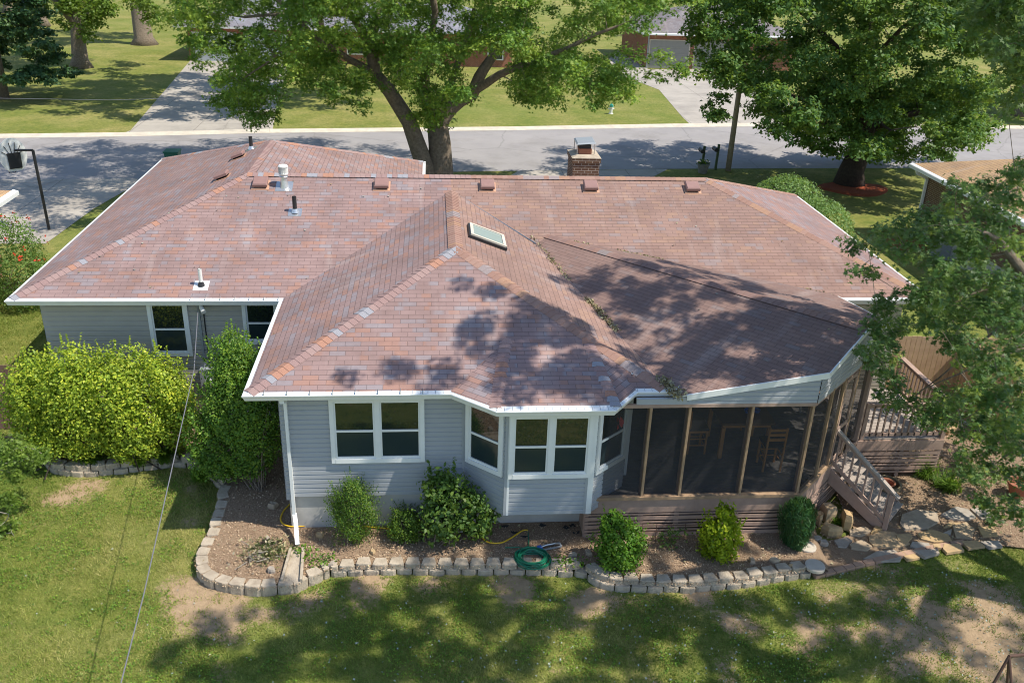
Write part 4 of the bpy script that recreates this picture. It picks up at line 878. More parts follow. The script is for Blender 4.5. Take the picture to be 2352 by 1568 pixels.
# right-hand neighbour
NR = empty('brick_house', (28, 15, -.5), 'brown brick neighbour house with straw-coloured shingle roof right of the ranch house', 'house')
b = MB(); X0, Y0, X1, Y1 = 23.95, 6.0, 36, 20.1
for a, c_ in (((X0, Y1), (X0, Y0)), ((X0, Y0), (X1, Y0)), ((X1, Y0), (X1, Y1)), ((X1, Y1), (X0, Y1))): bwall(b, a, c_, .35, 2.5, MAT['brickB'])
b.build('brick_wall', NR); b = MB(); b.prism([(X0-.02, Y0), (X1, Y0), (X1, Y1), (X0-.02, Y1)], -.6, .36, MAT['concrete']); b.build('foundation', NR)
b = MB(); hiproof(b, X0-.6, Y0-.6, X1+.6, Y1+.55, 2.5, .33, MAT['rooft']); b.build('roof', NR)
b = MB(); sweep(b, [(X0-.62, Y1+.55, 2.5), (X0-.62, Y0-.6, 2.5)], gprof, W_); b.build('gutter', NR)
b = MB(); q = [(X0-.6, Y1-.1, 2.4), (X0-.55, Y1-.1, 2.25), (X0-.09, Y1-.1, 2.05), (X0-.09, Y1-.1, -.4)]
for a, c_ in zip(q[:-1], q[1:]): b.beam(a, c_, .1, .09, W_, up=(0, 1, 0))
b.build('downspout', NR)
b = MB(); b.box((X0-.06, 11.3, .9), (X0+.02, 12.3, 2.1), W_); wo_ = b.build('window', NR); b = MB(); b.box((X0-.075, 11.4, 1.0), (X0-.05, 12.2, 2.0), MAT['glass']); b.build('pane', wo_)
b = MB(); b.box((X0-.5, 17.2, -.5), (X0-.05, 17.9, .2), MAT['gmetal']); tag(b.build('utility_box', bevel=.02), 'blue-grey utility box against the brick neighbour wall', 'utility box')
# left-hand neighbour (roof corner only)
NL = empty('neighbour_house', (-15, 12, -.5), 'neighbour house whose orange roof corner and white gutter enter at the left edge', 'house')
c0 = G(37, 440, 2.3); b = MB(); hiproof(b, c0[0]-10, c0[1]-11, c0[0]-.0, c0[1]+.1, 2.3, .33, MAT['rooft']); b.build('roof', NL)
b = MB()
for a, c_ in (((c0[0]-9.4, c0[1]-10.4), (c0[0]-.7, c0[1]-10.4)), ((c0[0]-.7, c0[1]-10.4), (c0[0]-.7, c0[1]-.5)), ((c0[0]-.7, c0[1]-.5), (c0[0]-9.4, c0[1]-.5))): bwall(b, a, c_, -.5, 2.3, MAT['brickR'])
b.build('brick_wall', NL)
b = MB(); sweep(b, [(c0[0], c0[1]-11, 2.3), (c0[0], c0[1]+.1, 2.3)], gprof, W_); b.tube([(c0[0]-.1, c0[1]-.2, 2.2), (c0[0]-.35, c0[1]-.25, 2.05), (c0[0]-.6, c0[1]-.3, 1.9)], .05, W_); b.build('gutter', NL)
# across the street, left
A1 = G(437, 140); wy = A1[1]
HL = empty('brick_house', (-5, wy+4, -.5), 'red brick house across the street with two white garage doors behind the big maple', 'house')
b = MB(); xa, xb = A1[0], 10.5; zt = 2.35
bwall(b, (xa, wy+9), (xa, wy), -.5, zt, MAT['brickR']); bwall(b, (xa, wy), (xb, wy), -.5, zt, MAT['brickR']); bwall(b, (xb, wy), (xb, wy+9), -.5, zt, MAT['brickR']); b.build('brick_wall', HL)
b = MB(); hiproof(b, xa-.9, wy-.6, xb+.6, wy+9.6, zt, .36, MAT['roofw']); b.build('roof', HL)
for q0, q1 in ((449, 549), (570, 668)):
    u0, u1 = G(q0, 140)[0], G(q1, 141)[0]; b = MB(); b.box((u0-.08, wy-.06, -.5), (u1+.08, wy+.02, 1.85), W_); do = b.build('garage_door', HL)
    b = MB()
    for i in range(4): b.box((u0, wy-.085, -.48+i*.56), (u1, wy-.05, -.48+i*.56+.545), MAT['doorw'])
    b.build('door_panel', do, bevel=.01)
for q0, q1, z0_, z1_ in ((1115, 1150, 0.1, 1.7), (985, 1010, 0.4, 1.6), (800, 870, 0.3, 1.7)):
    u0, u1 = G(q0, 144)[0], G(q1, 144)[0]; b = MB(); b.box((u0, wy-.05, z0_), (u1, wy+.02, z1_), W_); wo_ = b.build('window', HL); b = MB(); b.box((u0+.1, wy-.07, z0_+.1), (u1-.1, wy-.045, z1_-.1), MAT['glassL']); b.build('pane', wo_)
b = MB(); u = G(694, 144)[0]; b.box((u, wy-.06, -.5), (u+1.0, wy+.02, 1.7), MAT['teal']); b.build('door', HL)
# across the street, right
A2 = G(1480, 156); wy2 = A2[1]; xa, xb = A2[0], G(1740, 160)[0]+3
HR = empty('brick_house', (26, wy2+4, -.5), 'brick house across the street with two grey garage doors and grey shingle roof', 'house')
b = MB(); bwall(b, (xa, wy2+11), (xa, wy2), -.5, 2.5, MAT['brickR']); bwall(b, (xa, wy2), (xb, wy2), -.5, 2.5, MAT['brickR']); bwall(b, (xb, wy2), (xb, wy2+11), -.5, 2.5, MAT['brickR']); b.build('brick_wall', HR)
b = MB(); hiproof(b, xa-.5, wy2-.6, xb+.6, wy2+11.6, 2.5, .36, MAT['roofg']); b.build('roof', HR)
b = MB(); sweep(b, [(xa-.5, wy2-.6, 2.5), (xb+.5, wy2-.6, 2.5)], gprof, W_); b.beam((xa+.15, wy2-.06, -.5), (xa+.15, wy2-.06, 2.45), .1, .08, MAT['gmetal']); b.build('gutter', HR)
for q0, q1 in ((1494, 1582), (1594, 1680)):
    u0, u1 = G(q0, 160)[0], G(q1, 161)[0]; b = MB(); b.box((u0-.1, wy2-.06, -.5), (u1+.1, wy2+.02, 1.95), MAT['kerb']); do = b.build('garage_door', HR)
    b = MB()
    for i in range(4): b.box((u0, wy2-.085, -.48+i*.59), (u1, wy2-.05, -.48+i*.59+.575), MAT['doorg'])
    b.build('door_panel', do, bevel=.01)
u = G(1588, 160)[0]; b = MB(); b.box((u-.08, wy2-.16, 1.75), (u+.08, wy2-.01, 2.1), MAT['black']); b.build('wall_lamp', HR)

# =================================================================== FENCES
def fence(name, a, b, z0, h, mat, label, rails=(.25, .95, 1.55), bw=.14, side=-1):
    t = empty(name, (a[0], a[1], z0), label, 'fence'); a, b = np.array(a, float), np.array(b, float); L = np.linalg.norm(b-a); d = (b-a)/L; n = np.array([d[1], -d[0]])*-side
    m = MB(); k_ = int(L/bw); RR = random.Random(4)
    for i in range(k_): q = a+d*(i+.5)*bw; m.beam((*q, z0+.02), (*q, z0+h+RR.uniform(-.01, .01)), bw-.012, .018, mat, up=(*n, 0), rnd=RR.random())
    m.build('fence_boards', t)
    for z in rails: m = MB(); m.beam((*(a-n*.035), z0+z), (*(b-n*.035), z0+z), .04, .09, mat); m.build('fence_rail', t)
    for i in range(int(L/2.4)+1): q = a+d*min(i*2.4, L)-n*.06; m = MB(); m.beam((*q, z0), (*q, z0+h-.03), .09, .09, mat); m.build('fence_post', t)
fence('board_fence', (15.4, 6.35), (19.4, 6.1), -.5, 1.75, MAT['cedar'], 'tan cedar board fence with its rails showing behind the deck')
fence('board_fence', (18.1, 6.1), (17.9, 3.4), -.5, 1.75, MAT['cedar'], 'cedar fence run coming toward the camera at the right under the leaves')
fence('board_fence', (-9.5, 4.9), (-6.2, 4.9), -.5, 1.75, MAT['fenceB'], 'dark brown board fence at the left edge behind the hedge')
b = MB()
for i in range(8): q = (-10.6+i*.16, 12.3+.6*i); b.box((q[0]-.12, q[1]-.25, -.5), (q[0]+.12, q[1]+.25, -.44), MAT['edging'])
tag(b.build('brick_edging'), 'row of reddish pavers at the left edge below the rose bush', 'edging')

# =================================================================== STREET FURNITURE
hp = empty('basketball_hoop', tuple(G(113, 528)), 'black basketball pole with a white backboard and chain net beside the driveway', 'basketball hoop')
bp = G(113, 528); tp = at(75, 345, bp[1]); tp[0] = bp[0]-.04
b = MB(); b.tube([bp, (tp[0], tp[1], tp[2])], .055, MAT['black'], 10); b.build('pole', hp)
am = at(34, 345, bp[1]+.05)
b = MB(); b.tube([tp, am], .045, MAT['black'], 8); b.build('arm', hp)
b = MB(); bc = at(30, 357, bp[1]+.15); nx_ = np.array([-.62, .78, 0]); dx_ = Vector((.78, .62, 0))
outl = [(math.cos(a)*.50, max(-.60, math.sin(a)*.66)) for a in np.linspace(-math.pi*.36, math.pi*1.36, 26)]
F0 = [tuple(bc+np.array([dx_.x, dx_.y, 0])*u+np.array([0, 0, v])) for u, v in outl]; F1 = [tuple(np.array(q)+nx_*.03) for q in F0]; b.solid(F0, F1, MAT['steelw']); bo = b.build('backboard', hp)
b = MB(); sq = [(-.20, -.5), (.24, -.5), (.26, .10), (-.22, .10)]; F0 = [tuple(bc-nx_*.05+np.array([dx_.x, dx_.y, 0])*u+np.array([0, 0, v])) for u, v in sq]; F1 = [tuple(np.array(q)+nx_*.035) for q in F0]; b.solid(F1, F0, MAT['black'])
for u in (-1.2, -.7, -.2, .3, .8, 1.2): b.tube([tuple(bc-nx_*.02+np.array([dx_.x, dx_.y, 0])*.12*u), tuple(bc-nx_*.02+np.array([dx_.x, dx_.y, 0])*.42*math.sin(u)+np.array([0, 0, .50*math.cos(u)]))], .012, MAT['black'], 5)
b.build('bracket', bo)
rc = bc+nx_*.34+np.array([-.05, 0, -.34]); b = MB(); b.tube([tuple(rc+np.array([.22*math.cos(a), .22*math.sin(a), 0])) for a in np.linspace(0, 2*math.pi, 17)], .012, MAT['tile'], 6); b.build('rim', hp)
b = MB()
for i in range(12):
    for s_ in (-1, 1):
        a0 = i*math.pi/6; b.tube([tuple(rc+np.array([(.22-.1*t_)*math.cos(a0+s_*t_*1.0), (.22-.1*t_)*math.sin(a0+s_*t_*1.0), -.4*t_])) for t_ in (0, .33, .66, 1)], .006, MAT['black'], 4, False)
b.build('net', hp)
up_ = G(1672, 392); b = MB(); b.tube([up_+np.array([0, 0, -.1]), up_+np.array([.02, 0, 4.0]), up_+np.array([.05, 0, 9.5])], [.15, .13, .11], MAT['pole'], 14); tag(b.build('utility_pole', smooth=True), 'grey wooden utility pole at the kerb beside the mailboxes', 'utility pole')
for i, (px, py, h, lb) in enumerate(((1612, 390, 1.25, 'rounded mailbox on a green post rising from a flower planter'), (1643, 390, 1.35, 'rounded mailbox on a leaning green post beside the utility pole'))):
    c = G(px, py); t = empty('mailbox', tuple(c), lb, 'mailbox'); m = MB(); m.beam((c[0], c[1], -.5), (c[0]+.03*i, c[1], -.5+h), .11, .11, MAT['green']); m.build('post', t, bevel=.008)
    m = MB(); m.beam((c[0]-.02, c[1]-.2, -.5+h*.72), (c[0]-.02, c[1]+.25, -.5+h*.72), .10, .05, MAT['green']); m.build('support_arm', t)
    m = MB(); zc = -.5+h*.72+.12; pr = [(math.cos(a)*.10, max(-.09, math.sin(a)*.12)) for a in np.linspace(-.9, math.pi+.9, 12)]
    m.solid([(c[0]-.14+u, c[1]-.25, zc+v) for u, v in pr], [(c[0]-.14+u, c[1]+.28, zc+v) for u, v in pr], MAT['black']); m.build('letter_box', t)
pc_ = G(1612, 396); t = empty('flower_planter', tuple(pc_), 'round grey planter with dark foliage at the foot of the left mailbox', 'planter')
b = MB(); b.lathe((pc_[0], pc_[1]-.1, -.5), [(.22, 0), (.30, .42), (.34, .42), (.34, .50), (.29, .50), (.28, .44), (0, .44)], MAT['planter'], 20); b.build('pot', t)
C = np.array([pc_[0], pc_[1]-.1, .08])+rng.normal(0, 1, (160, 3))*(.15, .15, .07); leaves('plants', C, np.tile((0, 0, 1.), (160, 1)), .10, LM['box'], 'oval', t)
hy = G(1403, 262); t = empty('fire_hydrant', tuple(hy), 'white fire hydrant with a teal cap on the far verge', 'fire hydrant')
b = MB(); b.lathe(hy, [(.16, 0), (.16, .05), (.10, .06), (.10, .42), (.14, .44), (.14, .48)], MAT['steelw'], 16); b.tube([hy+np.array([-.2, 0, .34]), hy+np.array([.2, 0, .34])], .055, MAT['steelw'], 10); b.build('barrel', t)
b = MB(); b.lathe(hy, [(.14, .48), (.14, .54), (.10, .62), (.03, .66), (.03, .70), (0, .70)], MAT['teal'], 16); b.build('cap', t)
bn = G(402, 398); t = empty('trash_bin', tuple(bn), 'green wheeled bin showing just behind the left roof edge', 'bin'); b = MB(); b.solid([(bn[0]-.25, bn[1]-.25, -.5), (bn[0]+.25, bn[1]-.25, -.5), (bn[0]+.25, bn[1]+.25, -.5), (bn[0]-.25, bn[1]+.25, -.5)], [(bn[0]-.32, bn[1]-.32, .55), (bn[0]+.32, bn[1]-.32, .55), (bn[0]+.32, bn[1]+.32, .55), (bn[0]-.32, bn[1]+.32, .55)], MAT['binG']); b.build('bin_body', t, bevel=.03)
b = MB(); b.box((bn[0]-.35, bn[1]-.36, .55), (bn[0]+.35, bn[1]+.34, .62), MAT['binG']); b.build('lid', t, bevel=.02)
# service cable over the lawn
pts = [(-1.93, 4.95, 2.72), (-1.477, 2.384, 2.36), (-.853, -3.87, 1.72), (-.35, -9, 1.55), (0., -13, 1.9)]
cv = [];
for i in range(len(pts)-1):
    for t_ in np.linspace(0, 1, 6)[:-1]: cv.append(tuple(np.array(pts[i])*(1-t_)+np.array(pts[i+1])*t_))
b = MB(); b.tube(cv+[pts[-1]], .0095, MAT['wire'], 6); tag(b.build('service_cable'), 'grey twisted cable running from the eave over the left lawn', 'cable')
fw = [at(-300, 226, 38), at(0, 226, 38), at(250, 230, 38), at(480, 224, 38), at(640, 215, 38)]; b = MB(); b.tube([tuple(q) for q in fw], .013, MAT['wire'], 5); tag(b.build('overhead_wire'), 'thin pale overhead wire crossing the left lawn across the street', 'wire')

# ---- garden things
b = MB(); q = [G(668, 1262, -.24), G(697, 1262, -.24), G(692, 1338, -.30), G(648, 1338, -.30)]
b.solid([(v[0], v[1], -.34) for v in q], [(v[0], v[1], -.235 if i < 2 else -.27) for i, v in enumerate(q)], MAT['stone'])
for i0, i1 in ((0, 3), (1, 2)): b.beam((q[i0][0], q[i0][1], -.21), (q[i1][0], q[i1][1], -.245), .05, .07, MAT['stone'])
tag(b.build('splash_block', bevel=.008), 'long grey concrete splash block below the white downspout', 'splash block')
hz = -.27
def hose(name, px, mat, label, r=.014, z=-.27):
    P = [G(a, c_, z) for a, c_ in px]; Q = []
    for i in range(len(P)-1):
        p0, p1, p2, p3 = P[max(i-1, 0)], P[i], P[i+1], P[min(i+2, len(P)-1)]
        for t_ in np.linspace(0, 1, 7)[:-1]: Q.append(.5*((2*p1)+(-p0+p2)*t_+(2*p0-5*p1+4*p2-p3)*t_*t_+(-p0+3*p1-3*p2+p3)*t_**3))
    m = MB(); m.tube([tuple(v) for v in Q]+[tuple(P[-1])], r, mat, 7); return tag(m.build(name, smooth=True), label, 'hose')
hose('garden_hose', [(668, 1155), (650, 1175), (645, 1195), (660, 1207), (690, 1208), (735, 1203), (800, 1205), (880, 1212), (960, 1218), (1060, 1212), (1100, 1228), (1120, 1244), (1150, 1246), (1175, 1234), (1200, 1218), (1213, 1217)], MAT['hosey'], 'yellow hose running from the house corner behind the shrubs to the green coil', .017)
cc = G(1222, 1283, -.25); m = MB(); RR = random.Random(6)
for l in range(14):
    r0 = .24+RR.uniform(-.06, .05); ox, oy = RR.uniform(-.035, .035), RR.uniform(-.03, .03); ph = RR.uniform(0, 6)
    m.tube([(cc[0]+ox+(r0+.025*math.sin(2*a+ph))*1.22*math.cos(a), cc[1]+oy+(r0+.02*math.cos(3*a+ph))*1.15*math.sin(a), -.275+l*.007+.01*math.sin(a+ph)) for a in np.linspace(0, 2*math.pi, 26)], .0125, MAT['hoseg'], 6, False)
a_ = G(1213, 1222, -.26); m.tube([tuple(a_), (cc[0]-.02, cc[1]+.42, -.26), (cc[0]-.2, cc[1]+.3, -.25), (cc[0]-.3, cc[1]+.1, -.24)], .0125, MAT['hoseg'], 6)
m.tube([tuple(G(1160, 1257, -.26)), tuple(G(1190, 1256, -.25)), tuple(G(1225, 1262, -.22))], .0125, MAT['hoseg'], 6)
tag(m.build('garden_hose_coil'), 'dark green hose in a loose coil lying on the block wall', 'hose')
sp = empty('lawn_sprinkler', tuple(G(1262, 1256, -.28)), 'grey oscillating sprinkler beside the green hose coil', 'sprinkler')
a, c_ = G(1240, 1259, -.25), G(1287, 1250, -.25); d = (c_-a); m = MB(); nn = np.array([-d[1], d[0], 0])/np.linalg.norm(d)*.06
m.beam(tuple(a-nn), tuple(c_-nn), .025, .025, MAT['gmetal']); m.beam(tuple(a+nn), tuple(c_+nn), .025, .025, MAT['gmetal']); m.beam(tuple(c_-nn), tuple(c_+nn), .03, .03, MAT['gmetal']); m.build('sled', sp)
m = MB(); m.beam(tuple(a-nn), tuple(a+nn), .09, .07, MAT['bluep']); m.build('motor_housing', sp, bevel=.01); m = MB(); m.tube([tuple(a+np.array([0, 0, .02])), tuple(a+d*.3+np.array([0, 0, .06])), tuple(a+d*.7+np.array([0, 0, .06])), tuple(c_+np.array([0, 0, .02]))], .012, MAT['steel'], 6); m.build('spray_bar', sp)
pt = G(2030, 1142, -.45); t = empty('plant_pot', tuple(pt), 'large olive-brown plant pot with a smaller pot inside at the stair foot', 'plant pot')
m = MB(); m.lathe(pt, [(.0, 0), (.17, 0), (.27, .34), (.31, .35), (.31, .41), (.26, .41), (.24, .30), (0, .28)], MAT['terracotta'], 28); m.build('outer_pot', t)
m = MB(); m.lathe(pt, [(.12, .28), (.16, .42), (.18, .42), (.14, .41), (.12, .32), (0, .32)], MAT['tile'], 22); m.build('inner_pot', t)
pt = G(2335, 1140, -.45); m = MB(); m.lathe(pt, [(.0, 0), (.16, 0), (.25, .32), (.28, .33), (.28, .38), (.24, .38), (.22, .28), (0, .26)], MAT['tile'], 24); tag(m.build('plant_pot'), 'terracotta pot half hidden under the leaves at the right edge', 'plant pot')
m = MB(); a = G(2205, 965, -.4); c_ = G(2245, 985, -.4); m.tube([tuple(a), tuple(c_)], .05, MAT['gmetal'], 10); tag(m.build('drain_pipe'), 'short grey drain pipe lying beside the pale rocks', 'pipe')
for i, (px, py) in enumerate(((1160, 1208), (1180, 1222), (1245, 1205), (1300, 1210), (1315, 1206), (1325, 1222), (1205, 1232))):
    c = G(px, py, -.283); m = MB(); m.face([(c[0]+(.07+.03*math.sin(a*3+i))*math.cos(a), c[1]+(.05+.02*math.cos(a*2+i))*math.sin(a), -.283+.01*math.sin(a*5)) for a in np.linspace(0, 6.28, 12)[:-1]], MAT['black']); tag(m.build('fabric_scrap'), ('scrap of black fabric farthest left in the chips beneath the bay', 'black fabric scrap just right of the leftmost one beneath the bay', 'black fabric scrap above the end of the yellow hose', 'black fabric scrap left of the close pair beneath the bay', 'upper scrap of the close pair near the porch skirting corner', 'black fabric scrap nearest the porch skirting corner', 'black fabric scrap directly beside the yellow hose curve')[i], 'fabric scrap', 'black fabric scraps under the bay')
# rusty trellis by the skirting
t = MB(); y_ = -.32
for x in (7.75, 8.05, 8.35, 8.65): t.tube([(x, y_, -.35), (x, y_+.02, .12)], .007, MAT['rust'], 5)
for z in (-.05, .10): t.tube([(7.4, y_, z), (8.9, y_, z)], .008, MAT['rust'], 5)
tag(t.build('wire_trellis'), 'low rusty wire trellis standing before the porch skirting', 'trellis')
# metal A-frame at the lower right corner
ap = at(2318, 1506, -5.2); t = empty('swing_frame', (ap[0], ap[1], -.5), 'brown metal tube frame cut off at the lower right corner', 'frame')
for q in ((ap[0]-.62, ap[1]-.3, -.5), (ap[0]+.15, ap[1]-.75, -.5), (ap[0]+.5, ap[1]+.2, -.5)): m = MB(); m.tube([tuple(ap), q], .022, MAT['rust'], 8); m.build('leg', t)
m = MB(); m.tube([tuple(ap), (ap[0]+1.6, ap[1]+.1, ap[2])], .025, MAT['rust'], 8); m.build('crossbar', t)
# outdoor unit behind the leggy shrub
m = MB(); m.box((3.85, -.0, -.2), (4.12, .32, 1.12), MAT['gmetal']); tag(m.build('hose_reel_box', bevel=.02), 'blue-grey box behind the leggy shrub left of the bay', 'box')

# =================================================================== PLANTS
def shell(n, ell, R, inner=.72, low=-1, bump=.12, sc=3., gapk=4.5):
    """points near the surface of a union of ellipsoids; returns pts, normals"""
    w_ = np.array([e[1][0]*e[1][1]+e[1][0]*e[1][2]+e[1][1]*e[1][2] for e in ell]); w_ = w_/w_.sum(); P = []; Nn = []
    for e, k_ in zip(ell, np.maximum(1, (w_*n*1.5).astype(int))):
        c, r = np.array(e[0], float), np.array(e[1], float); d = R.normal(0, 1, (k_, 3)); d /= np.linalg.norm(d, axis=1)[:, None]
        rr = R.uniform(inner, 1, k_)**.7*(1+bump*(2*fbm(d[:, 0]*2+c[0]+d[:, 2]*1.3, d[:, 1]*2+c[1]-d[:, 2]*1.7, sc)-1))
        q = c+d*r*rr[:, None]; ok = (d[:, 2] > low) & ((vnoise(q[:, 0]+q[:, 2]*.83, q[:, 1]-q[:, 2]*.71, gapk) > .30) | (rr < .72))
        for e2 in ell:
            if e2 is e: continue
            ok &= (((q-np.array(e2[0]))/np.array(e2[1]))**2).sum(1) > .55
        P.append(q[ok]); nn = d/r; nn /= np.linalg.norm(nn, axis=1)[:, None]; Nn.append(nn[ok])
    P = np.concatenate(P); Nn = np.concatenate(Nn); s_ = R.permutation(len(P))[:n]; return P[s_], Nn[s_]
def shrub(name, label, ell, n, size, mat, shape='oval', seed=0, stems=None, smat='bark', inner=.6, low=-1, bump=.15, jit=.7, cat='shrub', spikes=0, group=None, sc=3.):
    R = np.random.default_rng(seed); c = np.array(ell[0][0]); t = empty(name, (c[0], c[1], -.35), label, cat, group)
    P, Nn = shell(n, ell, R, inner, low, bump, sc)
    if spikes:
        Q, M2 = shell(spikes, ell, R, .95, .0, 0); ext = []; en = []
        for q, m2 in zip(Q, M2):
            d = m2*.5+np.array([0, 0, .9])+R.normal(0, .2, 3); d /= np.linalg.norm(d); L = R.uniform(.1, .32)
            for s_ in np.linspace(0, 1, 10): ext.append(q+d*L*s_); en.append(R.normal(0, 1, 3))
        P = np.concatenate([P, np.array(ext)]); Nn = np.concatenate([Nn, np.array(en)])
    leaves('foliage', P, Nn+np.array([0, 0, .35]), size, mat, shape, t, jit=jit, R=R)
    b = MB(); RR = random.Random(seed); base = stems or [(c[0], c[1], -.42, 14, .25)]
    for (bx_, by_, bz_, k_, sp_) in base:
        for i in range(k_):
            e = ell[RR.randrange(len(ell))]; d = [RR.uniform(-.7, .7) for _ in range(3)]; q = (e[0][0]+d[0]*e[1][0], e[0][1]+d[1]*e[1][1], e[0][2]+d[2]*e[1][2]*.6+e[1][2]*.2); s0 = (bx_+RR.uniform(-sp_, sp_), by_+RR.uniform(-sp_, sp_), bz_)
            mid = ((s0[0]*.6+q[0]*.4), (s0[1]*.6+q[1]*.4), s0[2]*.4+q[2]*.6); b.tube([s0, mid, q], [.018, .012, .004], MAT[smat], 5, False)
    b.build('stems', t); return t
# hedge
hed = [((-5.3, 3.6, .95), (.85, .75, 1.25)), ((-4.3, 3.35, 1.05), (.95, .85, 1.45)), ((-3.3, 3.35, 1.05), (.95, .85, 1.45)), ((-2.55, 3.45, .95), (.70, .75, 1.35)), ((-4.8, 3.1, .25), (.8, .5, .5)), ((-3.2, 3.0, .3), (.8, .45, .55))]
shrub('privet_hedge', 'big yellow-green clipped hedge in front of the left wing windows', hed, 50000, .070, LM['privet'], seed=1, stems=[(-4.6, 3.3, -.4, 16, .8), (-2.9, 3.3, -.4, 18, .6)], smat='barkd', low=-.95, bump=.16, spikes=200, cat='hedge', inner=.25)
shrub('tall_shrub', 'tall feathery green shrub between the hedge and the wing corner', [((-.75, 2.7, 1.9), (.60, .6, 1.2)), ((-.35, 2.2, 1.15), (.72, .65, 1.2)), ((-1.05, 2.4, .9), (.80, .6, 1.05)), ((-1.2, 2.2, .3), (.6, .5, .6)), ((-.55, 2.05, .35), (.6, .45, .55)), ((.0, 2.5, 2.0), (.35, .45, .85))], 40000, .060, LM['tall'], seed=2, stems=[(-.28, 1.85, -.4, 22, .13)], smat='bark', bump=.28, spikes=420, inner=.3, low=-.85)
shrub('boxwood', 'rounded boxwood bush, larger of the two beside the foundation', [((1.92, .02, .32), (.52, .48, .70)), ((1.95, -.05, .75), (.30, .30, .42))], 13000, .034, LM['box'], seed=3, bump=.55, inner=.45, sc=2.6, spikes=40)
shrub('boxwood', 'small low boxwood between the large one and the leggy shrub', [((3.0, -.02, .05), (.40, .38, .42))], 7500, .034, LM['box'], seed=4, bump=.55, inner=.45, sc=2.6, spikes=24)
shrub('leggy_shrub', 'leggy broad-leaved shrub left of the bay window', [((3.72, -.1, .95), (.42, .35, .45)), ((4.15, -.15, .55), (.45, .4, .55)), ((3.7, -.25, .3), (.5, .42, .5)), ((4.45, -.2, .25), (.35, .35, .4))], 4200, .09, LM['peony'], seed=5, bump=.7, inner=.4, jit=1.0, spikes=30)
shrub('green_shrub', 'mid-green bush in front of the porch skirting, left of the lime one', [((7.15, -1.0, .12), (.50, .42, .58)), ((7.0, -.9, .5), (.25, .25, .40))], 6500, .06, LM['s6'], seed=6, bump=.6, inner=.5, spikes=24)
shrub('lime_shrub', 'bright lime-yellow bush in front of the porch skirting', [((9.2, -.85, .12), (.42, .38, .55)), ((9.3, -.7, .5), (.20, .2, .38))], 4200, .07, LM['s7'], seed=7, bump=.65, inner=.5, spikes=16)
# dark upright blades
R = np.random.default_rng(9); n = 5200; t = empty('dark_yew', (10.9, -.55, -.4), 'dark upright grassy bush at the right end of the porch skirting', 'shrub')
u = R.uniform(0, 1, n); th = R.uniform(0, 6.283, n); rr = .08+.27*np.sqrt(u)*(1+.25*np.sin(th*3)); zz = R.uniform(0, 1, n); wdt_ = np.interp(zz, [0, .3, .75, 1], [.35, .9, 1.1, .55])
C = np.stack([10.9+rr*np.cos(th)*wdt_, -.55+rr*np.sin(th)*wdt_, -.38+zz*1.25*(1-.25*rr)], 1); al = np.stack([np.cos(th)*.5, np.sin(th)*.5, np.full(n, 1.)], 1)
leaves('foliage', C, np.stack([np.cos(th), np.sin(th), np.zeros(n)], 1), .13, LM['yew'], 'strap', t, along=al, R=R)
b = MB()
for i in range(12): a = i*.52; b.tube([(10.9+.08*math.cos(a), -.55+.08*math.sin(a), -.42), (10.9+.25*math.cos(a), -.55+.25*math.sin(a), .3)], [.014, .006], MAT['bark'], 5, False)
b.build('stems', t)
# rose bush, round bush
ro = shrub('rose_bush', 'rose bush dotted with red blooms at the left edge', [((-10.2, 13.6, .75), (1.35, 1.3, 1.5)), ((-9.3, 12.6, .3), (1.0, .9, 1.1)), ((-11.4, 13, .5), (1.2, 1.2, 1.4))], 14000, .075, LM['rose'], seed=10, bump=.3, inner=.55)
P, Nn = shell(60, [((-10.2, 13.6, .8), (1.45, 1.4, 1.6)), ((-9.3, 12.6, .35), (1.1, 1., 1.2))], np.random.default_rng(3), .95, .0); leaves('bloom', np.repeat(P, 5, 0)+rng.normal(0, .03, (len(P)*5, 3)), np.repeat(Nn, 5, 0), .07, LM['petal'], 'oval', ro)
shrub('round_bush', 'dense pale-green rounded bush behind the right roof hip', [((17.6, 18.9, .9), (1.6, 1.6, 1.5)), ((18.5, 17.5, .6), (1.3, 1.3, 1.25))], 16000, .08, LM['holly'], seed=11, bump=.12, inner=.75)
def clump(name, label, cx, cy, n, L, mat, spread, seed, z=-.4, cat='plant'):
    R = np.random.default_rng(seed); th = R.uniform(0, 6.283, n); r = R.uniform(0, spread, n); tilt = R.uniform(.15, 1.2, n); k_ = 5
    base = np.stack([cx+r*np.cos(th*1.7), cy+r*np.sin(th*1.7), np.full(n, z)], 1); V = []; Ln = L*R.uniform(.6, 1.1, n)
    side = np.stack([-np.sin(th), np.cos(th), np.zeros(n)], 1)*.013
    for i in range(k_):
        s_ = i/(k_-1); out = np.sin(tilt*s_*1.3)*Ln*s_; zz = np.cos(tilt*s_*1.5)*Ln*s_*.9; c = base+np.stack([np.cos(th)*out, np.sin(th)*out, np.maximum(zz, .0)], 1); w2 = (1-s_**2)+.05
        V += [c-side*w2, c+side*w2]
    V = np.stack(V, 1); F = []
    for i in range(k_-1): F.append(np.stack([np.arange(n)*2*k_+2*i, np.arange(n)*2*k_+2*i+1, np.arange(n)*2*k_+2*i+3, np.arange(n)*2*k_+2*i+2], 1))
    o = mesh_np(name, V.reshape(-1, 3), np.concatenate(F), mat, np.tile(R.random(n), k_-1)); return tag(o, label, cat)
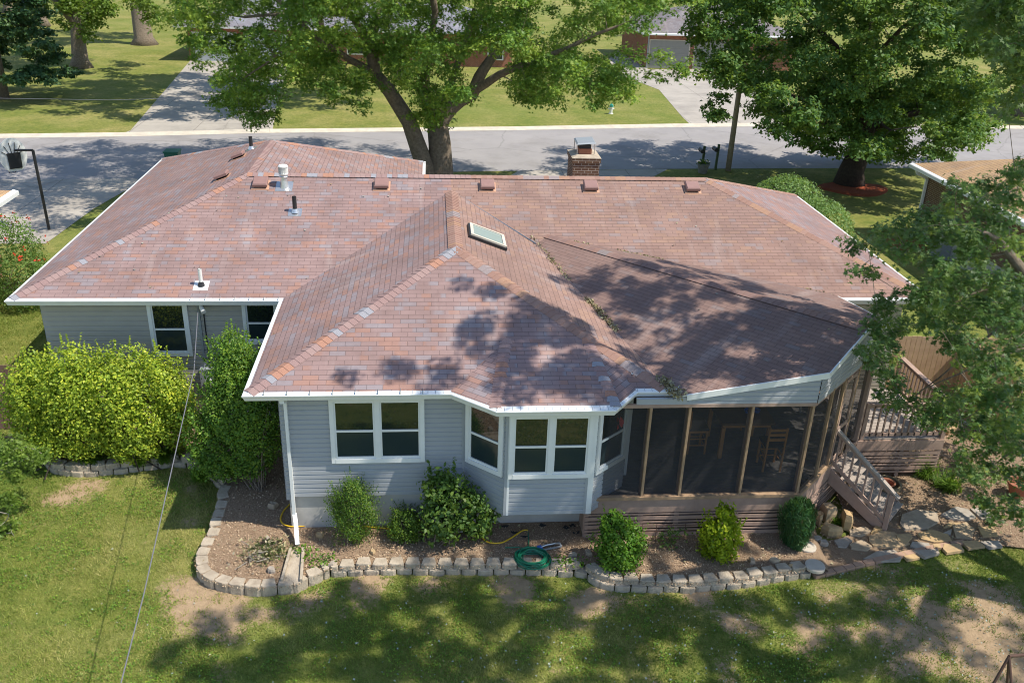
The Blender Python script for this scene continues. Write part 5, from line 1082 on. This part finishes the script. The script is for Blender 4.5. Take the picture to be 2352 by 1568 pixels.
for i, (px, py, n, L, sp_, lb) in enumerate(((215, 1062, 260, .38, .3, 'dark strap-leaved clump at the left under the hedge'), (330, 1062, 220, .36, .25, 'strap-leaved clump in the middle under the hedge'), (385, 1055, 260, .42, .25, 'sunlit strap-leaved clump at the right under the hedge'), (470, 1095, 240, .4, .3, 'shaded strap-leaved clump under the tall shrub'), (2130, 1080, 300, .55, .3, 'arching green clump right of the deck stairs'), (2180, 1110, 240, .5, .3, 'arching clump nearer the pots right of the stairs'), (1925, 1190, 70, .22, .12, 'small weed tuft under the stair stringer'))):
    c = G(px, py, -.33); clump('daylily', lb, c[0], c[1], n, L, LM['lily'], sp_, 20+i, -.33 if px < 1000 else -.45)
# cut plant pile
c = G(615, 1275, -.28); R = np.random.default_rng(12); n = 700; t = empty('brush_pile', tuple(c), 'heap of wilted cut stems and leaves in the corner bed', 'brush pile')
C = c+R.normal(0, 1, (n, 3))*(.26, .18, .07)+np.array([0, .05, .07]); C[:, 2] = np.maximum(C[:, 2], -.28); leaves('cut_leaves', C, R.normal(0, 1, (n, 3)), .08, LM['peony'], 'strap', t, R=R); leaves('cut_leaves', C[:200]+.03, R.normal(0, 1, (200, 3)), .07, LM['debris'], 'oval', t, R=R)
b = MB()
for i in range(26):
    a = random.uniform(0, 6.28); q = c+np.array([random.uniform(-.4, .3), random.uniform(-.25, .3), random.uniform(.0, .12)]); b.tube([tuple(q), tuple(q+np.array([.3*math.cos(a), .25*math.sin(a), random.uniform(-.05, .08)]))], [.010, .006], MAT['bark' if i % 2 else 'twig'], 5)
for i in range(7): a = random.uniform(0, 6.28); q = c+np.array([-.15+random.uniform(-.12, .2), .35+random.uniform(-.08, .08), .03]); b.tube([tuple(q), tuple(q+np.array([.22*math.cos(a), .12*math.sin(a), .05]))], [.028, .018], MAT['barkd'], 6)
b.build('cut_stems', t)
# small weeds near skirting
for i, (x, y, n, lb) in enumerate(((8.3, -.5, 160, 'thin climbing weed on the wire trellis'), (6.15, -.95, 90, 'small bright weed at the porch corner'), (.95, -.45, 120, 'weeds growing beside the downspout end'), (1.35, -.75, 90, 'weeds in the gap of the block wall'))):
    R = np.random.default_rng(50+i); C = np.stack([R.normal(x, .16, n), R.normal(y, .10, n), R.uniform(-.3, -.3+(.45 if i == 0 else .14), n)], 1); tag(leaves('weed', C, np.tile((0, -.3, 1.), (n, 1)), .06, LM['s6' if i else 'peony'], 'oval', R=R), lb, 'weed')

# =================================================================== TREES
def limb(mb, a, b, r0, r1, mat, sag=.12, n=6, R=random.Random(1), sides=8):
    a, b = np.array(a, float), np.array(b, float); L = np.linalg.norm(b-a); off = np.array([R.uniform(-1, 1), R.uniform(-1, 1), R.uniform(0, 1)])*L*sag; P = []
    for i in range(n+1): t_ = i/n; P.append(tuple(a+(b-a)*t_+off*math.sin(math.pi*t_)+np.array([R.uniform(-1, 1), R.uniform(-1, 1), R.uniform(-1, 1)])*L*.012*(0 < i < n)))
    mb.tube(P, [r0+(r1-r0)*i/n for i in range(n+1)], mat, sides, False); return [np.array(q) for q in P]
def tree(name, label, base, trunk, limbs, clumps, leafn, size, lmat, bmat='bark', shape='rhomb', seed=0, clr=(.55, .9), twig=True, cat='tree', tr=.4, flat=.6, nodes=None, group=None, trunkname='trunk'):
    """trunk: list of (points, radii); clumps: array of (x,y,z,r)"""
    R = np.random.default_rng(seed); RR = random.Random(seed); t = empty(name, tuple(base), label, cat, group); b = MB(); nodesL = []
    for pts_, rad in trunk:
        b.tube([tuple(q) for q in pts_], rad, MAT[bmat], 14, True); nodesL += [(np.array(q), r) for q, r in zip(pts_, rad)][1:]
    for a, c_, r0, r1 in limbs:
        P = limb(b, a, c_, r0, r1, MAT[bmat], .10, 7, RR); nodesL += [(q, r0+(r1-r0)*i/len(P)) for i, q in enumerate(P)][2:]
    b.build(trunkname, t, smooth=True)
    cl = np.array(clumps); NP = np.array([q for q, _ in nodesL]); tw = MB()
    order = np.argsort([np.linalg.norm(NP-q[:3], axis=1).min() for q in cl]); NR_ = np.array([r_ for _, r_ in nodesL])
    for q in cl[order]:     # each shoot leaves the nearest limb or shoot grown before it
        dd = np.linalg.norm(NP-q[:3], axis=1)+np.maximum(0, NP[:, 2]-q[2])*.6; i = int(np.argmin(dd)); L = np.linalg.norm(NP[i]-q[:3]); r0 = min(.014+.012*L, NR_[i])
        P = limb(tw, NP[i], q[:3], r0, .006, MAT[bmat if RR.random() < .85 else 'twig'], .15, 4, RR, 5)
        NP = np.concatenate([NP, np.array(P[1:])]); NR_ = np.concatenate([NR_, r0+(.006-r0)*np.arange(1, 5)/4])
    if twig: tw.build('branches', t)
    w_ = cl[:, 3]**2; w_ = w_/w_.sum(); cnt = np.maximum(8, (w_*leafn).astype(int)); P = []; Nn = []; rd = []
    for q, k_ in zip(cl, cnt):
        d = R.normal(0, 1, (k_, 3)); d /= np.linalg.norm(d, axis=1)[:, None]; rr = q[3]*R.uniform(.15, 1, k_)**.5
        # ragged sprays: leaves gather along a few shoots that droop outward
        ns = max(3, int(q[3]*9)); sd = R.normal(0, 1, (ns, 3)); sd /= np.linalg.norm(sd, axis=1)[:, None]; sid = R.integers(0, ns, k_); s_ = R.uniform(.2, 1.15, k_)
        off = sd[sid]*s_[:, None]*q[3]+R.normal(0, .13*max(q[3], .5), (k_, 3)); off2 = d*rr[:, None]; m_k = (R.random(k_) < .65)[:, None]; off = np.where(m_k, off, off2); off[:, 2] = off[:, 2]*flat-.12*(off[:, 0]**2+off[:, 1]**2)/max(q[3], .3)
        P.append(q[:3]+off); o_ = off/(np.linalg.norm(off, axis=1)[:, None]+1e-6); Nn.append(o_*.5+np.array([0, 0, .9])); tone = R.random()**1.4
        rd.append(np.clip(R.normal(.25+.5*tone, .18, k_), 0, 1))
    leaves('foliage', np.concatenate(P), np.concatenate(Nn), size, lmat, shape, t, rnd=np.concatenate(rd), jit=.55, droop=.3, R=R); return t
def inpoly(x, y, P):
    c = False; j = len(P)-1
    for i in range(len(P)):
        if ((P[i][1] > y) != (P[j][1] > y)) and (x < (P[j][0]-P[i][0])*(y-P[i][1])/(P[j][1]-P[i][1])+P[i][0]): c = not c
        j = i
    return c
def fill(polys, Yr, n, rr, R, sep=0):
    """boughs spread through the depth Yr inside measured outlines"""
    out = []; area = []
    for P in polys: a = 0; area.append(abs(sum(P[i][0]*P[(i+1) % len(P)][1]-P[(i+1) % len(P)][0]*P[i][1] for i in range(len(P))))/2)
    tot = sum(area)
    for P, a in zip(polys, area):
        xs_ = [q[0] for q in P]; ys_ = [q[1] for q in P]; k_ = max(1, int(round(n*a/tot))); g_ = 0
        while k_ > 0 and g_ < 9000:
            g_ += 1; x = R.uniform(min(xs_), max(xs_)); y = R.uniform(min(ys_), max(ys_))
            if not inpoly(x, y, P): continue
            r = R.uniform(*rr); q = at(x, y, R.uniform(*Yr)); out.append((*q, r)); k_ -= 1
    return out
def dome(c, r, n, rr, R, zmin, full=False):
    out = []
    while len(out) < n:
        d = R.normal(0, 1, 3); d /= np.linalg.norm(d); s_ = R.uniform(.45 if not full else 0., 1); q = np.array(c)+d*np.array(r)*s_
        if q[2] < zmin: continue
        out.append((*q, R.uniform(*rr)))
    return out
# --- the big street maple behind the ridge
R = np.random.default_rng(21)
TY = 24.5; b0 = np.array([3.95, TY, -.5]); f0 = at(1000, 300, TY)
polys = [[(400, -60), (900, -60), (900, 130), (820, 165), (700, 140), (560, 150), (470, 150), (420, 110)], [(500, 150), (620, 140), (640, 230), (600, 300), (540, 250), (500, 230)], [(640, 130), (860, 120), (850, 210), (760, 225), (690, 195)],
         [(900, -60), (1160, -60), (1180, 110), (1100, 150), (1070, 180), (1060, 240), (1000, 285), (940, 240), (900, 170)], [(1160, -60), (1480, -60), (1450, 130), (1440, 200), (1400, 225), (1330, 200), (1270, 240), (1190, 235), (1160, 130)], [(1450, -60), (1590, -60), (1590, 20), (1520, 40), (1450, 60)]]
low_ = [[(490, 150), (620, 150), (640, 240), (610, 300), (540, 270), (495, 230)], [(690, 150), (860, 140), (850, 245), (770, 240)], [(905, 150), (1075, 150), (1060, 260), (1010, 295), (930, 250)], [(1190, 120), (1330, 130), (1300, 200), (1200, 215)], [(1300, 120), (1460, 120), (1445, 235), (1390, 250), (1320, 225)], [(1500, 130), (1590, 110), (1590, 150), (1510, 195), (1470, 150)], [(400, 60), (520, 60), (520, 170), (430, 150)]]
cl = fill(polys, (19.5, 29), 300, (.5, 1.0), R)+fill(low_, (19.8, 24.5), 80, (.35, .65), R)+dome((.5, 25.5, 12.5), (14, 9, 5.5), 205, (.8, 1.3), R, 9.0)
fk = at(1003, 290, TY)
trk = [([b0, at(1013, 400, TY), at(1010, 330, TY), at(1005, 290, TY)], [.74, .56, .50, .46]), ([b0+np.array([-.35, 0, .2]), at(975, 380, TY-.3), at(940, 280, TY-.3), at(895, 210, TY-.4), at(862, 170, TY-.4)], [.52, .40, .34, .29, .25])]
lb_ = [(fk, at(1085, 215, TY+.5), .42, .30), (at(1085, 215, TY+.5), at(1150, 110, TY+1), .28, .16), (at(1085, 215, TY+.5), at(1200, 150, TY-1), .22, .12), (at(1150, 110, TY+1), at(1200, 0, TY+1), .16, .08), (fk, at(975, 180, TY), .34, .22), (at(975, 180, TY), at(1000, 30, TY), .2, .12),
       (fk, at(1040, 180, TY+1), .26, .16), (at(1040, 180, TY+1), at(1090, 20, TY+1.5), .16, .09), (at(862, 170, TY-.4), at(800, 30, TY-1), .26, .12), (at(862, 170, TY-.4), at(700, 60, TY-2), .16, .07), (at(862, 170, TY-.4), at(880, 0, TY+1), .2, .1), (at(800, 30, TY-1), at(560, 40, TY), .12, .05), (at(1200, 150, TY-1), at(1420, 60, TY-2), .12, .05), (at(700, 60, TY-2), at(560, 180, TY-3), .06, .03), (at(700, 60, TY-2), (-6.5, 25, 9.5), .08, .03), (at(1200, 0, TY+1), (9, 26, 13), .1, .04), (at(1000, 30, TY), (3, 25, 15), .14, .04), (at(800, 30, TY-1), (-2, 24, 14), .12, .04)]
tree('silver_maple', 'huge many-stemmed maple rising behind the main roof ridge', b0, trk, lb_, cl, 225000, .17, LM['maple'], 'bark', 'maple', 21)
# --- dark linden on the right
R = np.random.default_rng(22); TY = 28.4; b0 = G(1950, 424)
polys = [[(1590, -60), (2000, -60), (2000, 230), (1850, 300), (1740, 280), (1760, 200), (1640, 190), (1600, 90)], [(1960, -60), (2330, -60), (2330, 180), (2240, 330), (2100, 380), (1960, 330)], [(1700, 180), (2200, 180), (2150, 330), (1960, 360), (1800, 340)], [(1590, 225), (1800, 200), (1800, 260), (1650, 285)]]
cl = fill(polys[:3], (22.5, 33.5), 420, (.5, .95), R)+fill(polys[3:], (24, 27), 12, (.35, .6), R)+dome((24.5, 29, 10), (8.5, 7, 6), 110, (.8, 1.2), R, 8.5)
trk = [([b0+np.array([0, 0, -.1]), b0+np.array([.0, 0, .8]), b0+np.array([.35, 0, 2.2]), b0+np.array([.1, 0, 4.5])], [.85, .62, .5, .4])]
k4 = b0+np.array([.1, 0, 4.3]); lb_ = [(b0+np.array([.2, 0, 2.6]), b0+np.array([-5.5, -2, 5.0]), .22, .06), (b0+np.array([.2, 0, 2.6]), b0+np.array([5.5, -2, 4.6]), .22, .06), (k4, k4+np.array([-4, 1, 4]), .22, .06), (k4, k4+np.array([4, 1, 4.5]), .22, .06), (k4, k4+np.array([0, -3, 4]), .22, .06), (k4, k4+np.array([0, 1, 7]), .25, .06), (b0+np.array([.2, 0, 3]), b0+np.array([-1, -5, 3.8]), .2, .05)]
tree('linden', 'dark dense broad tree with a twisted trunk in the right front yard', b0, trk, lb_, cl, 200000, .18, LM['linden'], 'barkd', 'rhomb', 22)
m = MB(); c = b0; ringp = [(c[0]+(1.75+.2*math.sin(3*a))*math.cos(a)-.1, c[1]+(1.25+.12*math.cos(4*a))*math.sin(a)-.9) for a in np.linspace(0, 6.283, 30)[:-1]]; m.solid([(*q, -.5) for q in ringp], [(c[0]+(q[0]-c[0])*.9, c[1]+(q[1]-c[1])*.9, -.42) for q in ringp], MAT['redmulch']); tag(m.build('mulch_ring'), kind='structure')
m = MB(); q0 = G(2060, 556); m.prism([(q0[0]-.6, q0[1]-1), (q0[0]+2.4, q0[1]-1.2), (q0[0]+2.4, q0[1]+.2), (q0[0]-.5, q0[1]+.2)], -.5, -.42, MAT['redmulch']); tag(m.build('red_mulch_bed'), kind='structure')
# --- near silver maple on the right: boughs hanging into view and high crown overhead
R = np.random.default_rng(23); b0 = np.array([19.2, -3.5, -.5])
polys = [[(2010, 510), (2140, 470), (2140, 600), (2080, 610), (2010, 560)], [(1930, 540), (1990, 545), (2010, 580), (1950, 575)], [(1945, 595), (2010, 600), (2010, 635), (1950, 625)], [(2130, 440), (2360, 350), (2360, 900), (2230, 900), (2130, 700)], [(1980, 700), (2140, 650), (2230, 760), (2120, 790), (2000, 780)], [(1970, 790), (2060, 790), (2080, 880), (2060, 940), (2010, 900)], [(2200, 850), (2360, 850), (2360, 1150), (2250, 1120), (2180, 980)], [(2090, 900), (2180, 900), (2200, 1000), (2120, 980)], [(2180, 1010), (2352, 1090), (2352, 1200), (2280, 1190), (2200, 1130)], [(2290, -40), (2370, -40), (2370, 330), (2330, 250)], [(2200, -40), (2370, -40), (2370, 120), (2260, 110)]]
cl = fill(polys[:9], (-1.5, 3.2), 310, (.15, .32), R)+fill(polys[9:], (-3.5, -.5), 46, (.22, .42), R)
# high crown, all above the frame, made of separate boughs with gaps
S0 = []
for (px, py, zz, sx, sy, k_) in ((1180, 790, 3.3, .6, .4, 24), (1290, 760, 3.4, .45, .3, 14), (1320, 870, 3.2, .8, .4, 34), (1060, 720, 3.5, .4, .4, 4), (1000, 870, 3.1, 1.2, .15, 6), (1380, 640, 3.7, .4, .3, 5), (1530, 590, 3.7, .25, .3, 3), (1560, 680, 3.6, 1.1, .7, 46), (1800, 760, 3.5, 1.2, .8, 85), (1430, 640, 3.6, .6, .5, 16), (1650, 800, 3.3, .9, .4, 26), (1750, 850, 3.2, 1., .3, 12), (1600, 850, 3.2, .8, .3, 8),
                                 (640, 1450, -.5, 1.1, .45, 16), (900, 1400, -.5, 1.3, .45, 34), (1300, 1420, -.5, 1.6, .6, 44), (1700, 1440, -.5, 1.6, .8, 44), (1100, 1530, -.5, 2.0, .5, 44), (700, 1540, -.5, 1.1, .4, 22), (2100, 1400, -.5, 1.5, .7, 26), (2000, 1530, -.5, 1.6, .6, 30), (1600, 1540, -.5, 1.5, .5, 34), (450, 1540, -.5, .5, .3, 5), (1500, 1280, -.3, 1.6, .35, 12), (1950, 1260, -.4, 1.0, .5, 12), (1250, 1220, -.3, 1.0, .3, 10)):
    g0 = G(px, py, zz)
    for _ in range(k_):
        q = g0+np.array([R.normal(0, sx), R.normal(0, sy), 0]); h = R.uniform(12.0, 16.0)-zz; S0.append((*(q+np.array([2.08, -.73, 3.5])/3.5*h), R.uniform(.18, .42)))
trk = [([b0+np.array([0, 0, -.1]), b0+np.array([0, 0, 1]), b0+np.array([-.2, .1, 4.5]), b0+np.array([-.5, .2, 8.5])], [.7, .55, .45, .35])]
k4 = b0+np.array([-.3, .1, 5.0]); k8 = b0+np.array([-.5, .2, 8.3])
gl_ = at(2290, 550, 1.2); lb_ = [(k4, at(2360, 640, .8), .24, .13), (at(2360, 640, .8), gl_, .12, .07), (gl_, at(2200, 520, 1.5), .06, .02), (k4, at(2360, 800, 1.), .14, .06), (at(2360, 800, 1.), at(2130, 890, 1.2), .04, .012), (at(2360, 700, 1.), at(2080, 930, 1.5), .035, .01), (k4, at(2370, 1000, .5), .10, .04), (at(2370, 1000, .5), at(2240, 1100, .5), .03, .01), (at(2360, 640, .8), at(2180, 700, 1.), .05, .015),
       (k8, (14, -4.5, 12.5), .26, .10), ((14, -4.5, 12.5), (9.5, -5, 14), .10, .03), (k8, (15, -1.5, 12.5), .24, .09), ((15, -1.5, 12.5), (11, -1, 14), .09, .03), (k8, (17, -7, 13), .22, .07), (k8, (20, -2, 14), .22, .07), ((14, -4.5, 12.5), (13, -8, 14.5), .08, .03)]
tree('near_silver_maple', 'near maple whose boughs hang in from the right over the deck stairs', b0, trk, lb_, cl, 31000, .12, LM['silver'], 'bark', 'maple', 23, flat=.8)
# high crown of the same tree kept with it as a second foliage part
nt_ = bpy.data.objects['near_silver_maple']; P = []; 
for q in S0:
    k_ = int(260*(q[3]/.5)**2); d = R.normal(0, 1, (k_, 3)); d /= np.linalg.norm(d, axis=1)[:, None]; P.append(np.array(q[:3])+d*q[3]*R.uniform(.1, 1, k_)[:, None]**.5*np.array([1, 1, .6]))
P = np.concatenate(P); leaves('high_foliage', P, np.tile((0, 0, 1.), (len(P), 1)), .135, LM['silver'], 'maple', nt_, R=R)
# --- left yard trees across the street
R = np.random.default_rng(24)
def simple(name, label, base, h, cr, zc, n, ln, seed, lmat, r0=.5, size=.2, clmp=None, bmat='bark', shape='rhomb', rr=(.8, 1.4)):
    R = np.random.default_rng(seed); base = np.array(base); top = base+np.array([R.uniform(-.3, .3), 0, h*.55]); trk = [([base+np.array([0, 0, -.1]), base+np.array([0, 0, .6]), (base+top)/2, top], [r0*1.6, r0, r0*.8, r0*.6])]; lb_ = []
    for i in range(8): a = i*.785+R.uniform(-.3, .3); st_ = base+(top-base)*R.uniform(.45, 1); lb_.append((st_, (base[0]+cr*.7*math.cos(a), base[1]+cr*.7*math.sin(a), zc+R.uniform(-.3, .5)*cr*.6), r0*.45, .05))
    lb_.append((top, (base[0], base[1], zc+cr*.5), r0*.5, .06))
    c_ = dome((base[0], base[1], zc), (cr, cr, cr*.75), n, rr, R, zc-cr*.62)+(clmp or []); return tree(name, label, base, trk, lb_, c_, ln, size, lmat, bmat, shape, seed)
c1 = fill([[(90, -40), (290, -40), (270, 30), (215, 60), (190, 95), (140, 55), (100, 30)], [(290, -40), (380, -40), (370, 40), (330, 70)]], (57, 64), 36, (.6, 1.1), R)
simple('shade_tree', 'leafy tree with a stout trunk nearer the left corner across the street', G(187, 155), 9, 5.5, 9.6, 60, 26000, 31, LM['oak'], .62, .26, c1)
simple('shade_tree', 'thick-trunked tree with flared roots farther back on the left lawn', G(332, 102), 14, 8, 14.5, 70, 16000, 32, LM['linden'], .85, .3)
simple('shade_tree', 'distant tree whose thin trunk shows behind the left lawn', G(100, 60), 12, 7, 11.5, 60, 14000, 33, LM['linden'], .5, .34)
R = np.random.default_rng(35); yb0 = G(748, 172); cl = dome((-7, 48, 12), (13, 9, 4.5), 230, (.8, 1.3), R, 8.4)
tree('yard_tree', 'slim dark trunk seen through the maple leaves beside the opposite driveway', yb0, [([yb0, yb0+np.array([0, -.5, 3]), yb0+np.array([-.5, -1.5, 7])], [.4, .3, .22])], [(yb0+np.array([-.5, -1.5, 6.8]), (-10, 48, 11), .2, .05), (yb0+np.array([-.5, -1.5, 6.8]), (-2, 46, 12), .2, .05)], cl, 60000, .26, LM['maple'], 'barkd', 'rhomb', 35)
R = np.random.default_rng(34); pb = np.array([-24.2, 47.5, -.5]); cl = []
for i in range(170):
    z = R.uniform(1.6, 13); rmax = 5.4*(1-(z-1)/14); a = R.uniform(0, 6.283); r = rmax*R.uniform(.45, 1); cl.append((pb[0]+r*math.cos(a), pb[1]+r*math.sin(a), z-.15*r, R.uniform(.7, 1.1)))
tree('pine_tree', 'blue-green pine with layered soft boughs at the top left corner', pb, [([pb, pb+np.array([0, 0, 6]), pb+np.array([0, 0, 14])], [.35, .25, .08])], [], cl, 80000, .24, LM['pine'], 'bark', 'rhomb', 34, flat=.35)
for i, (x, y, h, cr, lb, lmx) in enumerate(((-45, 100, 12, 9, 'far tree at the top left beyond the lawn', 'linden'), (-12, 96, 12, 9, 'far tree behind the white-garage house, left one', 'linden'), (6, 92, 13, 9, 'far tree behind the white-garage house, right one', 'maple'), (40, 90, 12, 9, 'far tree behind the grey-garage house', 'linden'), (46, 48, 10, 7, 'far yellow-green tree beyond the street at the right edge', 'oak'))):
    simple('background_tree', lb, (x, y, -.5), h, cr, h*.7, 70, 14000, 40+i, LM[lmx], .5, .4, rr=(1.2, 2.))
# small yellow-green shrubbery across the street and oak twigs at the left edge
for i, (pl, Y_, lb) in enumerate(((((-60, 1000), (60, 1005), (98, 1040), (95, 1100), (-60, 1110)), (.8, 1.8), 'leafy oak bough entering at the left edge, upper one'), (((-60, 1130), (20, 1120), (50, 1160), (45, 1240), (-60, 1250)), (.2, 1.0), 'leafy oak bough entering at the left edge, lower one'))):
    R = np.random.default_rng(60+i); c_ = fill([list(pl)], Y_, 24, (.12, .22), R); base = at(-160, 1060+130*i, 1.3-i*.7); bt_ = (base[0]-.3, base[1], -.5)
    tree('oak_sapling', lb, bt_, [([bt_, tuple(base)], [.05, .03])], [(tuple(base), at(20, 1050+130*i, 1.2-i*.6), .02, .008)], c_, 2300, .085, LM['oak'], 'twig', 'maple', 60+i, flat=.9)

# =================================================================== GROUND COVER
def scatter(n, x0, x1, y0, y1, R, f=None):
    x = R.uniform(x0, x1, n); y = R.uniform(y0, y1, n); return x, y
bedP = [np.array([p_[0], p_[1]]) for p_ in wallpath]
def mask_poly(x, y, P):
    c = np.zeros(len(x), bool); j = len(P)-1
    for i in range(len(P)):
        cond = ((P[i][1] > y) != (P[j][1] > y)); xx = (P[j][0]-P[i][0])*(y-P[i][1])/(P[j][1]-P[i][1]+1e-12)+P[i][0]; c ^= cond & (x < xx); j = i
    return c
BED1 = [(p_[0], p_[1]-.05) for p_ in wallpath]+[tuple(G(1990, 1298)[:2]), tuple(G(2220, 1254)[:2]), tuple(G(2352, 1262)[:2]), (17, -1.5), (20, 8), (.5, 8), (-.4, 2)]
BED2 = [(p_[0], p_[1]-.05) for p_ in lpath]+[(.5, 1.5), (.5, 8), (-5.4, 6), (-6.6, 4.3)]
def blades(name, n, x0, x1, y0, y1, L, seed):
    R = np.random.default_rng(seed); x, y = scatter(n, x0, x1, y0, y1, R); px, py, dz = vis(np.stack([x, y, np.full(n, -.5)], 1)); ok = (px > -80) & (px < 2430) & (py < 1640)
    ok &= ~mask_poly(x, y, BED1) & ~mask_poly(x, y, BED2) & ~((x > -5.6) & (y > 5))
    d = dirtmap(x, y); ok &= R.random(n) > d*1.05+(vnoise(x, y, 9.)-.5)*.9*(d > .2); tuft = fbm(x, y, 3.); ok &= R.random(n) < .35+tuft*1.1; x, y = x[ok], y[ok]; n = len(x)
    th = R.uniform(0, 6.283, n); z = -.5+(fbm(x, y, .8)-.5)*.05-.005; Ln = L*R.uniform(.5, 1.3, n)*(.7+.6*vnoise(x, y, 1.7)); lean = R.normal(0, .55, (n, 2)); wd = .008
    b0 = np.stack([x-np.cos(th)*wd, y-np.sin(th)*wd, z], 1); b1 = np.stack([x+np.cos(th)*wd, y+np.sin(th)*wd, z], 1); tp_ = np.stack([x+lean[:, 0]*Ln, y+lean[:, 1]*Ln, z+Ln*.9], 1)
    V = np.stack([b0, b1, tp_], 1).reshape(-1, 3); dry = np.clip(fbm(x, y, .35)*1.5-.40+R.normal(0, .16, n), 0, 1)
    return tag(mesh_np(name, V, np.arange(3*n).reshape(n, 3), LM['grass'], dry), kind='stuff', label='short patchy green and straw lawn grass')
blades('grass', 620000, -8, 16, -7, 3.2, .055, 71); blades('grass', 110000, -11, -4.5, 3, 15, .07, 72)
# broad-leaved weeds in the turf
R = np.random.default_rng(73); n = 170000; x, y = scatter(n, -8, 15, -7, 3, R); ok = (fbm(x, y, 1.3)+.25*(vnoise(x, y, 6.)-.5) > .53) & ~mask_poly(x, y, BED1) & ~mask_poly(x, y, BED2) & (dirtmap(x, y) < .5); x, y = x[ok], y[ok]
C = np.stack([x, y, -.475+R.uniform(0, .03, len(x))], 1); tag(leaves('clover', C, np.tile((0, 0, 1.), (len(C), 1)), 0.036, LM['tall'], 'rhomb', R=R), 'patches of broad-leaved weeds in the lawn', kind='stuff')
# fallen leaves
R = np.random.default_rng(74); n = 3800; x = np.concatenate([R.uniform(-3, 15, n), R.uniform(-6, 0, 260)]); y = np.concatenate([R.uniform(-7, -1.2, n), R.uniform(-4, 3, 260)]); ok = (R.random(len(x)) < np.clip(.2+.06*x, .1, 1)) & ~mask_poly(x, y, BED1) & ~mask_poly(x, y, BED2); x, y = x[ok], y[ok]
tag(leaves('fallen_leaves', np.stack([x, y, np.full(len(x), -.455)], 1), np.tile((0, 0, 1.), (len(x), 1)), 0.05, LM['litter'], 'maple', R=R, jit=.9, rnd=np.clip(R.normal(.25, .25, len(x)), 0, 1)), 'pale silver leaves scattered over the lawn', kind='stuff')
# wood chips
R = np.random.default_rng(75); n = 105000; x, y = scatter(n, -2, 18.8, -2.4, 6, R); okb = mask_poly(x, y, BED1) & ~((x > 6.6) & (x < 13.2) & (y > -.1+np.maximum(0, x-11)) & (y < 5)) & ~((x > .6) & (x < 7) & (y > .4)); okp = (x > 11.6)
zc = np.where(x > 11.6, -.45, -.292); okb &= ~((x > 11.2) & (x < 11.7)); okb &= ~((x > 11.9) & (y < .9) & (y < .12*(x-12)+.3) & (x < 14.4)); x, y, zc = x[okb], y[okb], zc[okb]
tag(leaves('wood_chips', np.stack([x, y, zc+R.uniform(0, .015, len(x))], 1), np.tile((0, 0, 1.), (len(x), 1)), .032, LM['chips'], 'oval', R=R, jit=.5), 'tan wood chips covering the planting beds', kind='stuff')
R = np.random.default_rng(78); x, y = scatter(1500, -1.5, 18, -2.3, 5, R); okb = mask_poly(x, y, BED1) & ~((x > .6) & (y > .3) & (x < 13.3)); x, y = x[okb], y[okb]
tag(leaves('bed_litter', np.stack([x, y, np.where(x > 11.4, -.43, -.275)], 1), np.tile((0, 0, 1.), (len(x), 1)), .07, LM['debris'], 'maple', R=R, jit=.6), 'dry leaves scattered over the mulch beds', kind='stuff')
# leaf debris lying in the roof valleys
R = np.random.default_rng(76); P = []
def valley(a, b, n, w_, h=.03):
    a, b = np.array(a), np.array(b); t_ = R.random(n); P.append(a+(b-a)*t_[:, None]+R.normal(0, 1, (n, 3))*(w_, w_, 0)+np.array([0, 0, 1])*R.uniform(.01, h, n)[:, None])
def zroof(x, y): return max(zPn(x, y) if x+y < 13.4 else zPf(x, y), zWr(x, y) if 4 < x < 8.3 and y < 8.6 else -9, zF(x, y) if y > ym else -9)
def vp(x, y): return (x, y, zroof(x, y)+.01)
def inter(x):   # wing/porch valley: zWr = zPn
    k2 = PS/math.sqrt(2); return 13.4-(3.85-E-p*(xR-x))/k2-x
for xa_, xb_, n, w_, h in ((6.05, 6.5, 50, .04, .04), (6.4, 6.75, 60, .05, .05), (7.0, 7.25, 170, .045, .05), (7.25, 7.45, 110, .045, .05), (8.0, 8.2, 280, .08, .10)):
    ya, yb_ = inter(xa_), inter(xb_); valley(vp(xa_, ya), vp(xb_, yb_), n, w_, h)
for a, b, n in (((7.0, 6.65), (7.5, 6.5), 60), ((8.2, 6.3), (9.3, 5.95), 110), ((10, 5.7), (10.6, 5.52), 40), ((12.6, 4.95), (13.3, 4.72), 60)):
    valley((a[0], a[1], zF(*a)+.02), (b[0], b[1], zF(*b)+.02), n, .045, .03)
P = np.concatenate(P); tag(leaves('leaf_debris', P, R.normal(0, 1, (len(P), 3)), .07, LM['debris'], 'oval', R=R), 'dry leaves and seeds gathered in the roof valleys', kind='stuff')
P = []
for i in range(46):
    x = R.uniform(-5, 14); y = R.uniform(5, 9.1)
    if x < 5 or x > 8: z = zF(x, y) if not (8 < x < 13.2 and y < 6.3) else 9
    else: continue
    if z < 6 and not (0 < x < 5 and y < 8.7-abs(x-4)): P.append((x, y, z+.02))
for q in ((9.3, 2.6), (10.1, .5), (11.6, 1.2), (9.8, 3.1)): P.append((*q, zPn(*q)+.02))
P.append((5.8, .9, E+p*.9+.05)); P = np.array(P); tag(leaves('roof_leaves', P, np.tile((0, 0, 1.), (len(P), 1)), .08, LM['litter'], 'maple', R=R, jit=.3), 'single pale leaves lying on the roof', kind='stuff')
